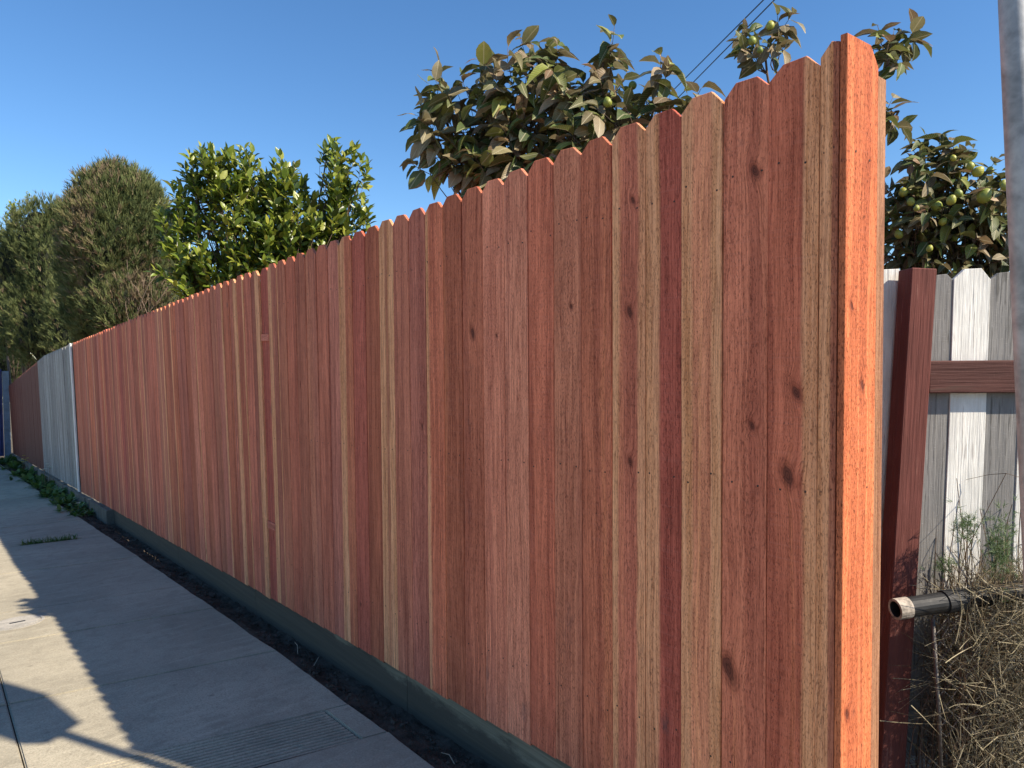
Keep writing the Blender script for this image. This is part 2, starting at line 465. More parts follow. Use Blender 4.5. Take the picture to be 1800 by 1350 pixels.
M_WHITEFL = plain('pale_petals', (.70,.68,.50), .6)

# ------------------------------------------------------------------ ground, sidewalk, road
def sheet(name, x0, x1, y0, y1, dz, mat):
    return obj(name, mesh(name, [(x0,y0,gz(y0)+dz),(x1,y0,gz(y0)+dz),(x1,y1,gz(y1)+dz),(x0,y1,gz(y1)+dz)], [(0,1,2,3)], mat))
tag(sheet('ground', -400, 400, -400, 400, -.16, M_DIRT), kind='structure')
tag(sheet('road', -16, -3.02, -60, 120, -.13, M_ASPH), kind='structure')
tag(sheet('sidewalk_bed', -2.95, -.14, -8, 24, -.022, M_SOIL), kind='structure')

def edge_x(y):
    return float(np.interp(y, [-5, 2.2, 3.0, 3.9, 6.4, 10.4, 13, 24], [-.22, -.215, -.20, -.185, -.205, -.25, -.30, -.42]))
SKEW = .2
def skew(x): return -SKEW*(x+.75)
sw = empty('sidewalk', (0, 0, 0)); tag(sw, kind='structure')
XJ = -1.466
def slab(name, xa, xb, ya, yb, top=0.0, right_edge=False):
    """skewed slab with a worn right edge"""
    n = 14 if right_edge else 1
    pts = []
    pts.append((xa, ya+skew(xa))); 
    if right_edge:
        for k in range(n+1):
            y = ya+(yb-ya)*k/n
            x = edge_x(y) + (.006*noise.noise((0, y*9, 3)) + .008*noise.noise((4, y*2.3, 1)))
            pts.append((x, y+skew(x)))
    else:
        pts.append((xb, ya+skew(xb))); pts.append((xb, yb+skew(xb)))
    pts.append((xa, yb+skew(xa)))
    N = len(pts); V = [(x, y, gz(y)+top) for x, y in pts]+[(x, y, gz(y)-.10) for x, y in pts]
    F = [tuple(range(N)), tuple(range(2*N-1, N-1, -1))]+[(i, N+i, N+(i+1) % N, (i+1) % N) for i in range(N)]
    me = mesh(name, V, F, M_CONC)
    bm = bmesh.new(); bm.from_mesh(me)
    es = [e for e in bm.edges if sum(v.index < N for v in e.verts) == 2]
    bmesh.ops.bevel(bm, geom=es, offset=.006, segments=2, affect='EDGES')
    bmesh.ops.recalc_face_normals(bm, faces=bm.faces)
    bm.to_mesh(me); bm.free()
    return obj(name, me, sw)
JO = [-6, -4.6, -3.1, -1.6, -.1, 1.45, 2.86]
JO2 = [3.24, 4.20, 5.33, 6.12, 7.55, 8.98, 10.4, 11.9, 13.4, 14.9, 16.5, 18.1, 19.7, 21.4, 23.2]
g = .0028
for L in (JO, JO2):
    for a, b in zip(L[:-1], L[1:]):
        gap = .03 if abs(b-8.98) < .01 else g
        slab('concrete_slab', XJ+g, None, a+g, b-gap, random.uniform(-.003, .003), True)
JL = JO[:-1]+[3.05]+JO2[1:]
for a, b in zip(JL[:-1], JL[1:]):
    slab('concrete_slab', -2.78, XJ-g, a+g, b-g, random.uniform(-.003, .003))
# narrow plain strip beside the grooves, then the grooved band itself
yA, yB = JO[-1]+g, JO2[0]-g
slab('edge_strip', -.315, None, yA, yB, 0.0, True)
mb = MB()
NG = 13
prof = []
for k in range(NG):
    y0 = yA+(yB-yA)*k/NG; w_ = (yB-yA)/NG
    prof += [(y0, 0), (y0+w_*.52, 0), (y0+w_*.62, -.011), (y0+w_*.90, -.011)]
prof.append((yB, 0))
V = []; F = []
for x in (XJ+g, -.323):
    for y, dz in prof: V.append((x, y+skew(x), gz(y)+dz+.001))
n = len(prof)
F = [(i, n+i, n+i+1, i+1) for i in range(n-1)]
obj('grooved_band', mesh('grooved_band', V, F, M_CONC), sw)
# kerb
mb = MB()
for k in range(16):
    y0 = -8+k*2.0
    V = [(-2.94,y0+.005,gz(y0)), (-2.79,y0+.005,gz(y0)), (-2.79,y0+1.995,gz(y0+2)), (-2.94,y0+1.995,gz(y0+2))]
    Vb = [(x, y, z-.2) for x, y, z in V]
    V = [(x, y, z+.002) for x, y, z in V]
    o = obj('kerb_stone', mesh('kerb_stone', V+Vb, [(0,1,2,3),(4,7,6,5),(0,4,5,1),(1,5,6,2),(2,6,7,3),(3,7,4,0)], M_CONC), sw)

# soil strip between sidewalk and fence
def grid_sheet(name, xs, ys, fz, mat, parent=None):
    V = [(x, y, fz(x, y)) for y in ys for x in xs]; nx = len(xs)
    F = [(j*nx+i, j*nx+i+1, (j+1)*nx+i+1, (j+1)*nx+i) for j in range(len(ys)-1) for i in range(nx-1)]
    return obj(name, mesh(name, V, F, mat, True), parent)
def soil_z(x, y):
    b = gz(y)-.012
    lump = .022*noise.noise((x*14, y*11, 0))+.014*noise.noise((x*40, y*34, 2))+.006*noise.noise((x*95, y*90, 5))
    rise = .012*max(0, min(1, (x+.22)/.16))
    if x < edge_x(y)-.012: return b-.05
    return b-.004-.04*max(0, min(1, (x+.17)/.13))+lump*.85
tag(grid_sheet('soil_strip', np.linspace(-.45, .10, 40), np.arange(.2, 12.8, .018), soil_z, M_SOIL), kind='structure')
def yard_z(x, y):
    return gz(y)-.03+.05*noise.noise((x*1.3, y*1.3, 7))+.02*noise.noise((x*6, y*6, 1))
tag(grid_sheet('yard_soil', np.linspace(.09, 9, 90), np.linspace(-4, 26, 200), yard_z, M_DIRT), kind='structure')
# clods and crumbs lying on the soil
mb = MB()
ico = [(0,0,1),(.894,0,.447),(.276,.851,.447),(-.724,.526,.447),(-.724,-.526,.447),(.276,-.851,.447),(.724,.526,-.447),(-.276,.851,-.447),(-.894,0,-.447),(-.276,-.851,-.447),(.724,-.526,-.447),(0,0,-1)]
icf = [(0,1,2),(0,2,3),(0,3,4),(0,4,5),(0,5,1),(1,6,2),(2,7,3),(3,8,4),(4,9,5),(5,10,1),(2,6,7),(3,7,8),(4,8,9),(5,9,10),(1,10,6),(6,11,7),(7,11,8),(8,11,9),(9,11,10),(10,11,6)]
for k in range(2600):
    y = 1.2+9.5*rng.random()**1.5; x = edge_x(y)+.005+(.0-edge_x(y)-.01)*rng.random()
    r = .003+.011*rng.random()**3
    c = (x, y, soil_z(x, y)+r*.3)
    mb.add([(c[0]+v[0]*r*rng.uniform(.6,1.4), c[1]+v[1]*r*rng.uniform(.6,1.4), c[2]+v[2]*r*rng.uniform(.5,1.1)) for v in ico], icf)
tag(mb.build('soil_clods', M_SOIL), 'dark crumbs of loose soil along the foot of the fence', 'soil', kind='stuff')

# round utility cover set in the sidewalk
uc = empty('utility_cover', (-1.297, 5.88, gz(5.88)))
tag(uc, 'round pale concrete utility lid with a slot, set in the sunlit sidewalk', 'utility cover')
def disc(r0, r1, z0, z1, n=40):
    b = MB(); V = []; F = []
    for r, z in ((r0, z1), (r1, z1), (r1, z0)):
        for k in range(n):
            a = 2*math.pi*k/n; V.append((r*math.cos(a), r*math.sin(a), z-SLOPE*r*math.sin(a)))
    for j in range(2):
        for k in range(n): F.append((j*n+k, (j+1)*n+k, (j+1)*n+(k+1) % n, j*n+(k+1) % n))
    b.add(V, F); return b
disc(.138, .158, -.03, .006).build('rim', M_LID, uc)
b = disc(.0005, .133, -.03, .008); b.build('lid', M_LID, uc)
b = MB(); b.box((-.045, -.010, .0075), (.045, .010, .0095)); b.build('slot', M_SLOT_DARK, uc)  # raised dark strip; the shade of the slot opening is in its colour

# ------------------------------------------------------------------ the new redwood fence
PW, PITCHW, PT, PH = .1375, .14, .016, 2.193
Y1 = .895
ZB = .145
def picket_mesh(name, w, h, c, t, mat, jit=.0012, seed=0, left_cut=True, right_cut=True, bev=.0014):
    r = random.Random(seed)
    zs = [0, h*.22, h*.45, h*.68, h-c if True else h]
    J = lambda: r.uniform(-jit, jit)
    right = [(w/2+J(), z) for z in zs]; left = [(-w/2+J(), z) for z in zs]
    if not right_cut: right[-1] = (w/2, h-.004)
    if not left_cut: left[-1] = (-w/2, h-.004)
    top = []
    if right_cut: top.append((w/2-c+J()*2, h+J()*2))
    if left_cut: top.append((-w/2+c+J()*2, h+J()*2))
    loop = right+top+left[::-1]
    N = len(loop)
    V = [(x, 0, z) for x, z in loop]+[(x, t, z) for x, z in loop]
    bm = bmesh.new()
    vs = [bm.verts.new(v) for v in V]
    bm.faces.new(vs[:N]); bm.faces.new(vs[N:][::-1])
    for i in range(N):
        j = (i+1) % N
        bm.faces.new((vs[j], vs[i], vs[N+i], vs[N+j]))
    bmesh.ops.recalc_face_normals(bm, faces=bm.faces)
    es = [e for e in bm.edges if abs(e.verts[0].co.y-e.verts[1].co.y) < 1e-6]
    if bev: bmesh.ops.bevel(bm, geom=es, offset=bev, segments=1, affect='EDGES')
    me = bpy.data.meshes.new(name); bm.to_mesh(me); bm.free()
    me.materials.append(mat)
    return me
def wood_props(o, col, sl=0.0, sr=0.0, width=PW, knots=()):
    o.color = (col[0]*1.02, col[1], col[2]*.92, 1.0)
    o['board_width'] = float(width); o['sap_left'] = float(sl)-.02 if sl == 0 else float(sl); o['sap_right'] = float(sr)-.02 if sr == 0 else float(sr)
    if sl == 0: o['sap_left'] = -.6
    if sr == 0: o['sap_right'] = -.6
    for i, nm in enumerate(('knot_a', 'knot_b', 'knot_c')):
        o[nm] = [float(v) for v in knots[i]] if i < len(knots) else [9.0, 9.0, .001]

fence = empty('redwood_fence', (0, Y1, gz(Y1)))
tag(fence, 'long new redwood picket fence with dog-eared boards beside the sidewalk', 'fence')
ROSE=(.70,.222,.138); LROSE=(.80,.295,.19); BROWN=(.64,.193,.110); MAROON=(.54,.135,.092); ORNG=(.72,.215,.118); DUSTY=(.69,.24,.15); TAN=(.82,.335,.185); PURP=(.61,.205,.142); DARK=(.40,.12,.082)
BT = {1:(BROWN,0,.28,[(-.01,.51,.02),(.012,.61,.014)]), 2:(ROSE,0,0,[(.028,.885,.015),(.025,.57,.010),(-.045,.25,.026)]),
      3:(TAN,.30,.26,()), 4:(MAROON,.40,0,()), 5:(ROSE,.24,.20,[(.006,.73,.013),(.008,.51,.011),(.02,.89,.009)]),
      6:(BROWN,0,0,()), 7:(DUSTY,0,.0,[(.02,.75,.008)]), 8:(BROWN,0,0,()), 9:(LROSE,0,0,()), 10:(LROSE,0,0,[(.02,.72,.006)]),
      11:(BROWN,0,0,[(.0,.73,.016)]), 12:(ORNG,0,0,()), 13:(ORNG,.18,0,()), 14:(PURP,0,0,[(.03,.55,.008)]), 15:(DUSTY,0,0,()),
      16:(TAN,.42,.42,()), 17:(ORNG,0,0,()), 18:(MAROON,0,0,()), 19:(BROWN,.42,0,()), 20:(PURP,0,.12,()), 21:(ROSE,0,0,()),
      22:(DUSTY,0,0,()), 23:(ROSE,0,0,()), 24:(BROWN,0,0,()), 25:(ROSE,.1,0,()), 26:(DUSTY,.45,0,()), 27:(MAROON,0,0,()), 28:(DUSTY,0,.5,()),
      29:(ROSE,0,0,()), 30:(BROWN,.12,.15,()), 31:(ROSE,0,.45,())}
PMS = [picket_mesh('picket', PW, PH, .037, PT, M_RED, seed=s) for s in range(8)]
# two nail heads at each rail, shared by all near pickets
nb = MB()
for zz in (.28, 1.08, 1.93):
    for sx in (-.042, .042):
        nb.tube([(sx, .004, zz+sx*.1), (sx, -.0012, zz+sx*.1)], [.0032, .0028], 8)
nails_mes = []
for s_ in range(5):
    rn = random.Random(900+s_); nv_ = MB()
    for zz in (.285, 1.085, 1.93):
        for sx in (-.042, .042):
            if rn.random() < .12: continue
            a_, b__ = sx+rn.uniform(-.012, .012), zz+rn.uniform(-.022, .022)
            nv_.tube([(a_, .004, b__), (a_, -.0008, b__)], [.0034, .0030], 8)
    nails_mes.append(mesh('nails', nv_.V, nv_.F, M_NAIL))
nails_me = nails_mes[0]
def lean(y):
    return float(np.interp(y, [3.2, 5.6, 30], [0, .026, .03]))
R90 = Matrix.Rotation(-math.pi/2, 4, 'Z')
def put_picket(parent, me, y, zb, dx=0.0, tilt=0.0, name='picket'):
    o = bpy.data.objects.new(name, me)
    link(o, parent)
    M = Matrix.Translation(Vector((dx, y, zb))-Vector(parent.location)) @ Matrix.Rotation(-lean(y), 4, 'Y') @ Matrix.Rotation(tilt, 4, 'X') @ R90
    o.matrix_basis = M
    return o
rp = random.Random(77)
for i in range(1, 81):
    y = Y1+(i-.5)*PITCHW
    dx = rp.uniform(-.0015, .0015); dz = rp.uniform(-.004, .004)
    if i in BT: col, sl, sr, kn = BT[i]
    else:
        col = rp.choice([ROSE, ROSE, BROWN, ORNG, ROSE, LROSE, PURP, BROWN, DUSTY, MAROON]); sl = sr = 0; kn = ()
        q = rp.random()
        if q < .12: sl = rp.uniform(.10, .32)
        elif q < .24: sr = rp.uniform(.10, .32)
    k = rp.uniform(.90, 1.08) if i < 12 else rp.uniform(.70, 1.10); col = [c*k*rp.uniform(.97, 1.03) for c in col]
    kn = [(a, b*PH, c*.8) for a, b, c in kn]
    if i == 27: dx = .009
    o = put_picket(fence, PMS[i % 8] if i != 27 else picket_mesh('picket', PW, PH, .037, PT, M_RED, seed=99), y, gz(y)+ZB+dz, dx, rp.uniform(-.0012, .0012))
    wood_props(o, col, sl, sr, PW, kn)
    if i < 45 and i != 27:
        obj('nails', nails_mes[i % 5], o)['kind'] = 'stuff'
# ripped picket closing the run, then the sunlit end board and the treated post behind
me = picket_mesh('picket', .047, PH, .03, PT, M_RED, seed=40, right_cut=False)
y = Y1-.0245
o = put_picket(fence, me, y, gz(y)+ZB+.006); wood_props(o, (.52,.19,.11), .68, 0, .047)
obj('nails', mesh('nails', [(v[0]*.3, v[1], v[2]) for v in nb.V], nb.F, M_NAIL), o)['kind'] = 'stuff'
me = picket_mesh('end_board', .170, PH+.02, .045, .018, M_ORANGE, seed=41, left_cut=False)
o = bpy.data.objects.new('end_board', me); link(o, fence)
o.location = Vector((.085, Y1-.05-.0185, gz(Y1)+ZB))-Vector(fence.location)
wood_props(o, (.64,.20,.088), 0, 0, .170, [(.012,1.35,.008),(-.055,.52,.009),(-.05,1.55,.006)])
tag(o, 'sunlit orange end board facing the corner')
obj('nails', nails_me, o)['kind'] = 'stuff'
b = MB(); b.box((0, 0, 0), (.056, .089, PH+.08))
b_o = b.build('end_post', M_PTPOST, fence, bevel=.003)
b_o.location = Vector((.1725, Y1-.064, gz(Y1)+ZB-.12))-Vector(fence.location)
wood_props(b_o, (.34,.17,.10), 0, 0, .089)
# rails and posts behind
def sloped_beam(name, x0, x1, ya, yb, za, zb, mat, parent):
    b = MB()
    V = []
    for y in (ya, yb):
        lx = -math.tan(lean(y))
        for x, z in ((x0, za), (x1, za), (x1, zb), (x0, zb)): V.append((x+lx*(z-ZB), y-parent.location.y, gz(y)+z-parent.location.z))
    b.add(V, [(0,1,2,3),(7,6,5,4),(0,4,5,1),(1,5,6,2),(2,6,7,3),(3,7,4,0)])
    return b.build(name, mat, parent)
ye = Y1+80*PITCHW
ysegs = [Y1+.046, 3.2, 5.6, 8.0, 10.4, ye-.01]
for a, c in zip(ysegs[:-1], ysegs[1:]):
    for z0 in (.33, 1.05, 1.89):
        r_ = sloped_beam('rail', PT+.022, PT+.060, a, c-.004, z0, z0+.089, M_RAIL, fence)
        wood_props(r_, ROSE)
for y in (3.2, 5.6, 8.0, 10.4):
    p_ = sloped_beam('post', .079, .168, y-.044, y+.044, -.1, 2.15, M_PTPOST, fence)
    wood_props(p_, (.34,.17,.10), 0, 0, .089)
# kickboards: two of them sit a little low and let a sliver of sun through
KS = [(Y1-.046, 2.95, .06), (2.954, 5.0, .06), (5.004, 7.0, .06), (7.004, 7.7, -.006), (7.704, 8.3, .06), (8.304, 9.5, -.008), (9.504, 9.9, .06)]
for z0 in (.62, 1.86):     # little blocks nailed over the set-back board
    yc = Y1+26.5*PITCHW; b = MB(); b.box((.001, -.066, 0), (.0085, .066, .045)); c_ = b.build('cleat', M_RAIL, fence); c_.matrix_basis = Matrix.Translation(Vector((-math.tan(lean(yc))*(z0-ZB), yc, gz(yc)+z0))-Vector(fence.location)) @ Matrix.Rotation(-lean(yc), 4, 'Y'); wood_props(c_, PURP)
for a, c, ov in KS:
    k_ = sloped_beam('kickboard', PT+.006, PT+.044, a, c, -.10, ZB+ov, M_KICK, fence)

# ------------------------------------------------------------------ old grey section and brown section
def footing_z(y): return gz(y)
gf = empty('weathered_fence', (0, ye, gz(ye))); tag(gf, 'weathered grey picket fence section between the red fence and the brown one', 'fence')
bf_ = empty('brown_fence', (0, ye+30*PITCHW, gz(ye+30*PITCHW))); tag(bf_, 'old dark brown stained picket fence at the far end of the sidewalk', 'fence')
GMS = [picket_mesh('picket', PW, PH, .037, PT, M_GREY, .002, 60+s) for s in range(4)]
BMS = [picket_mesh('picket', PW, PH, .037, PT, M_BROWNF, .002, 70+s) for s in range(4)]
for i in range(81, 156):
    y = Y1+(i-.5)*PITCHW
    grey = i <= 110
    par = gf if grey else bf_
    drop = float(np.interp(i, [81, 104, 112, 135, 155], [0, .02, .09, .26, .42]))
    o = put_picket(par, (GMS if grey else BMS)[i % 4], y, gz(y)+ZB, rp.uniform(-.003, .003), rp.uniform(-.004, .004))
    o.scale = (1, 1, (PH-drop)/PH)
    v = rp.uniform(.8, 1.2)
    wood_props(o, [c*v for c in (.36,.37,.375)])
me = picket_mesh('pale_trim_board', .10, PH, .02, .02, M_WHITEP, .001, 90)
o = put_picket(gf, me, ye+.07, gz(ye+.07)+ZB, -.03, 0, 'pale_trim_board')
for par, a, c in ((gf, ye+.01, ye+30*PITCHW-.01), (bf_, ye+30*PITCHW+.01, ye+75*PITCHW)):
    for z0 in (.3, 1.5):
        r_ = sloped_beam('rail', PT+.004, PT+.042, a, c, z0, z0+.089, M_RAIL, par); wood_props(r_, PURP)
    y = a
    while y < c:
        p_ = sloped_beam('post', .062, .15, y, y+.089, -.1, 1.6, M_PTPOST, par); wood_props(p_, (.2,.15,.12)); y += 2.09
ft = empty('block_footing', (0, 9.92, gz(9.92))); tag(ft, 'low row of worn concrete blocks under the far old fences', 'footing')
y = 9.92
while y < 23:
    L = .39
    h = .135+rp.uniform(-.012, .006)
    b = MB(); x0 = -.045+rp.uniform(-.012, .012)
    V = []
    for yy in (y, y+L):
        for x, z in ((x0, -.1), (.14, -.1), (.14, h), (x0, h)): V.append((x, yy-9.92, gz(yy)+z-gz(9.92)))
    b.add(V, [(0,1,2,3),(7,6,5,4),(0,4,5,1),(1,5,6,2),(2,6,7,3),(3,7,4,0)])
    b.build('concrete_block', M_BLOCK, ft, bevel=.008)
    y += L+.01

# blue gate beyond the fence end
bgp = empty('blue_gate', (-.60, 22.75, gz(22.75))); tag(bgp, 'dark blue metal gate with a grey post past the far fence end', 'gate')
b = MB(); b.box((-.55, 0, .08), (.42, .04, 2.35)); b.build('gate_panel', M_BLUE, bgp)
for x in (-.45, -.25, -.05, .15, .35):
    b = MB(); b.box((x-.015, -.02, .1), (x+.015, -.001, 2.3)); b.build('rib', M_BLUE, bgp)
b = MB(); b.box((.43, -.05, 0), (.57, .07, 2.3)); b.build('gate_post', M_BLUEGREY, bgp, bevel=.006)

# ------------------------------------------------------------------ foliage machinery
def leaf_template(width=.44, fold=.10, droop=.18, rows=(0, .14, .34, .58, .80, 1.0), ends=(.03, .02), wave=0.0, seed=0):
    r = random.Random(seed)
    V = []; UV = []; F = []
    for j, t_ in enumerate(rows):
        hw = width/2*max(.03, math.sin(math.pi*min(1, max(0, t_**.85)))**.75) if 0 < t_ < 1 else width*.02
        z = -droop*t_*t_ + wave*math.sin(t_*9+seed)
        for k, u in enumerate((-1, 0, 1)):
            V.append((u*hw, t_, z+abs(u)*fold*math.sin(math.pi*t_)+(r.uniform(-wave, wave) if u else 0))); UV.append(((u*hw/width)+.5, t_))
    for j in range(len(rows)-1):
        for k in range(2):
            a = j*3+k; F.append((a, a+1, a+4, a+3))
    return np.array(V), F, np.array(UV)
def leaf_mesh(name, tpl, mat):
    V, F, UV = tpl
    me = mesh(name, V, F, mat, True)
    ul = me.uv_layers.new(name='UVMap')
    ul.data.foreach_set('uv', np.array([UV[l.vertex_index] for l in me.loops]).ravel())
    return me
def joined(name, tpls, which, mats4, tints, mat, parent=None, loc=(0,0,0)):
    """one mesh holding many leaves; mats4: (N,4,4)"""
    Vs = []; loops = []; starts = []; totals = []; uvs = []; tn = []
    base = 0; ls = 0
    for k, (V, F, UV) in enumerate(tpls):
        idx = np.where(which == k)[0]
        if len(idx) == 0: continue
        M = mats4[idx]; n = len(V)
        P = np.einsum('nij,vj->nvi', M[:, :3, :3], V)+M[:, None, :3, 3]-np.array(loc)
        Vs.append(P.reshape(-1, 3))
        Fa = np.array(F); q = Fa.shape[1]
        L = (Fa[None]+(base+np.arange(len(idx))*n)[:, None, None]).reshape(-1)
        loops.append(L); nf = len(idx)*len(F)
        starts.append(ls+np.arange(nf)*q); totals.append(np.full(nf, q)); ls += nf*q
        uvs.append(np.tile(UV[Fa.reshape(-1)], (len(idx), 1)))
        tn.append(np.repeat(tints[idx], n)); base += n*len(idx)
    Vs = np.concatenate(Vs); loops = np.concatenate(loops); starts = np.concatenate(starts); uvs = np.concatenate(uvs); tn = np.concatenate(tn)
    me = bpy.data.meshes.new(name)
    me.vertices.add(len(Vs)); me.vertices.foreach_set('co', Vs.ravel())
    me.loops.add(len(loops)); me.loops.foreach_set('vertex_index', loops.astype(np.int32))
    me.polygons.add(len(starts)); me.polygons.foreach_set('loop_start', starts.astype(np.int32))
    me.polygons.foreach_set('use_smooth', np.ones(len(starts), bool))
    ul = me.uv_layers.new(name='UVMap'); ul.data.foreach_set('uv', uvs.ravel())
    at = me.attributes.new('tint', 'FLOAT', 'POINT'); at.data.foreach_set('value', tn.astype(np.float32))
    me.materials.append(mat); me.update(calc_edges=True); me.validate()
    return obj(name, me, parent, loc)
def nrm(v): 
    return v/(np.linalg.norm(v)+1e-9)
def frame(d, up, size, pos):
    d = nrm(d); x = nrm(np.cross(d, up)); z = np.cross(x, d)
    M = np.eye(4); M[:3, 0] = x*size; M[:3, 1] = d*size; M[:3, 2] = z*size; M[:3, 3] = pos
    return M
def curve_pts(a, b, sag, n=5, jit=0.0):
    a = np.array(a); b = np.array(b); t = np.linspace(0, 1, n)[:, None]
    P = a*(1-t)+b*t
    P = P+np.array(sag)*(4*t*(1-t))
    if jit:
        J = rng.normal(0, jit, P.shape); J[0] = 0; J[-1] = 0; P = P+J
    return P

class Tree:
    def __init__(s, name, label, base, cat='tree'):
        s.root = empty(name, base); tag(s.root, label, cat); s.base = np.array(base)
        s.br = MB(); s.leaves = []
    def branch(s, pts, r0, r1, n=6):
        pts = np.asarray(pts); s.br.tube(pts-s.base, list(np.linspace(r0, r1, len(pts))), n)
    def finish(s, tpls, mat_o, mat_j, part='leaf', maxobj=300, vis=None, size_weight=True):
        M = np.array([l[0] for l in s.leaves]); T = np.array([l[1] for l in s.leaves])
        pos = M[:, :3, 3]+M[:, :3, 1]*.5
        X, Y, Z = np.array([P2(p) for p in pos]).T
        score = np.linalg.norm(M[:, :3, 1], axis=1)/Z
        ok = (X > -20) & (X < 1820) & (Y > -20) & (Y < 656-.384*X)
        if vis is not None: ok = (X > -20) & (X < 1820) & vis(X, Y)
        # leaves seen largest: those nearest the camera
        order = np.argsort(-(score*ok+1e-3*rng.random(len(score))*0))
        pick = [i for i in order[:maxobj] if ok[i]]
        which = rng.integers(0, len(tpls), len(M))
        mes = [leaf_mesh(part, t_, mat_o) for t_ in tpls]
        for i in pick:
            o = bpy.data.objects.new(part, mes[which[i]]); link(o, s.root)
            Mi = M[i].copy(); Mi[:3, 3] -= s.base
            o.matrix_basis = Matrix(Mi.tolist())
        rest = np.setdiff1d(np.arange(len(M)), pick)
        if len(rest):
            o = joined('foliage', tpls, which[rest], M[rest], T[rest], mat_j, s.root)
            o.data.transform(Matrix.Translation(tuple(-s.base)))
            o['kind'] = 'stuff'
        s.br.build('branches', M_BARK, s.root, smooth=True)

def in_blob(c, r, power=.45):
    v = nrm(rng.normal(size=3)); return c+v*r*rng.random()**power
def cloud_tree(T, fork, blobs, ntw, leaf_len, nleaf, twig_len, droop, up_bias, limb_r=.022, spread=.55, leafdroop=.3, depth=.9, tint=None, pairs=True, dens=None):
    """blobs: (px,py,z,rpx). twigs end inside blobs, leaves stand in pairs along the last stretch of each twig"""
    cs = []
    for bq in blobs:
        px, py, z, rp_ = bq[:4]
        cs.append((W(px, py, z), rp_/FPX*z, bq[4] if len(bq) > 4 else None))
    tot = sum(q[1]**2 for q in cs)
    fork0 = fork
    for (c, r, own) in cs:
        fork = fork0
        if own is not None:
            T.branch(curve_pts(fork0, own, (0, 0, -.1), 6, .01), limb_r*1.2, limb_r*.8, 6); fork = own
        limb = curve_pts(fork, c, np.array([rng.normal(0, .1), rng.normal(0, .1), .12])*min(1, np.linalg.norm(c-fork)), 7, .015)
        T.branch(limb, limb_r, .006, 6)
        for k in range(max(2, int(round(ntw*r*r/tot)))):
            e = rng.normal(size=3); e = nrm(e); rr = rng.random()**.4
            tip = c+RT*e[0]*r*rr+UP*e[1]*r*rr+FW*e[2]*r*rr*depth
            st = limb[rng.integers(3 if own is None else 5, 7)]
            tw = curve_pts(st, tip, np.array([0, 0, -.12*np.linalg.norm(tip-st)]), 5, .006)
            T.branch(tw, .0042, .0018, 4)
            d = nrm(nrm(tip-st)*.8+np.array([0, 0, up_bias])+rng.normal(0, .25, 3))
            end = tip+d*twig_len
            T.branch([tip, tip+d*twig_len*.5+rng.normal(0, .004, 3), end], .002, .0012, 4)
            a0 = rng.random()*6.28
            for j in range(nleaf):
                t_ = (j//2 if pairs else j)/max(1, (nleaf-1)//2 if pairs else nleaf-1)
                p = tip+d*twig_len*t_
                ang = a0+(j % 2)*math.pi+(j//2)*math.pi/2 if pairs else a0+j*2.4
                u = nrm(np.cross(d, [.3, .2, 1.0])); v = np.cross(d, u)
                side = u*math.cos(ang)+v*math.sin(ang)
                ld = nrm(side*spread*(1.15-.45*t_)+d*(.35+.5*t_)+np.array([0, 0, -leafdroop*(1-.5*t_)])+rng.normal(0, .12, 3))
                upv = nrm(np.array([0, 0, .45])+np.array(SUN_TO)*.9+d*.2+rng.normal(0, .42, 3))
                L = leaf_len*rng.uniform(.62, 1.12)*(1-.25*(t_ > .9))
                ti = rng.random() if tint is None else tint(p)
                T.leaves.append((frame(ld, upv, L, p+side*.002), ti))

# ---- large guava tree behind the fence
GT = [leaf_template(.56, .09, .22, wave=.015, seed=1), leaf_template(.60, .05, .38, wave=.02, seed=2), leaf_template(.50, .16, .12, wave=.012, seed=3), leaf_template(.58, -.03, .55, wave=.025, seed=4), leaf_template(.52, .2, .3, wave=.015, seed=5), leaf_template(.48, .28, .65, wave=.02, seed=6)]
gb = W(1010, 1000, 3.7); gb[2] = gz(gb[1])-.05
T = Tree('guava_tree', 'large-leaved guava tree with bronze leaves rising behind the middle of the red fence', gb)
fork = gb+np.array([.05, 0, 1.25])
tr = MB(); tr.tube(curve_pts((0, 0, 0), fork-gb, (.04, .03, 0), 6, .01), list(np.linspace(.06, .045, 6)), 9); tr.build('trunk', M_BARK, T.root, smooth=True)
z0 = 3.55
bl = [(770,180,3.6,36),(760,250,3.6,36),(790,310,3.6,34),(820,205,3.6,54),(840,285,3.6,58),(905,175,3.5,62),(915,250,3.5,74),(930,310,3.4,50),(985,155,3.5,62),(1000,230,3.4,80),(1010,285,3.2,46),(1065,170,3.4,58),(1090,220,3.3,62),(1150,190,3.3,44),(1165,215,3.2,36),(1220,195,3.1,22),(930,105,3.5,24),(1060,110,3.4,24),(970,115,3.5,26),(880,310,3.5,50),(850,340,3.6,36)]
cloud_tree(T, fork, bl, 165, .122, 7, .12, .3, .25, .013, .85, .75, .8)
T.finish(GT, M_GUAVA_O, M_GUAVA_J, 'leaf', 300)
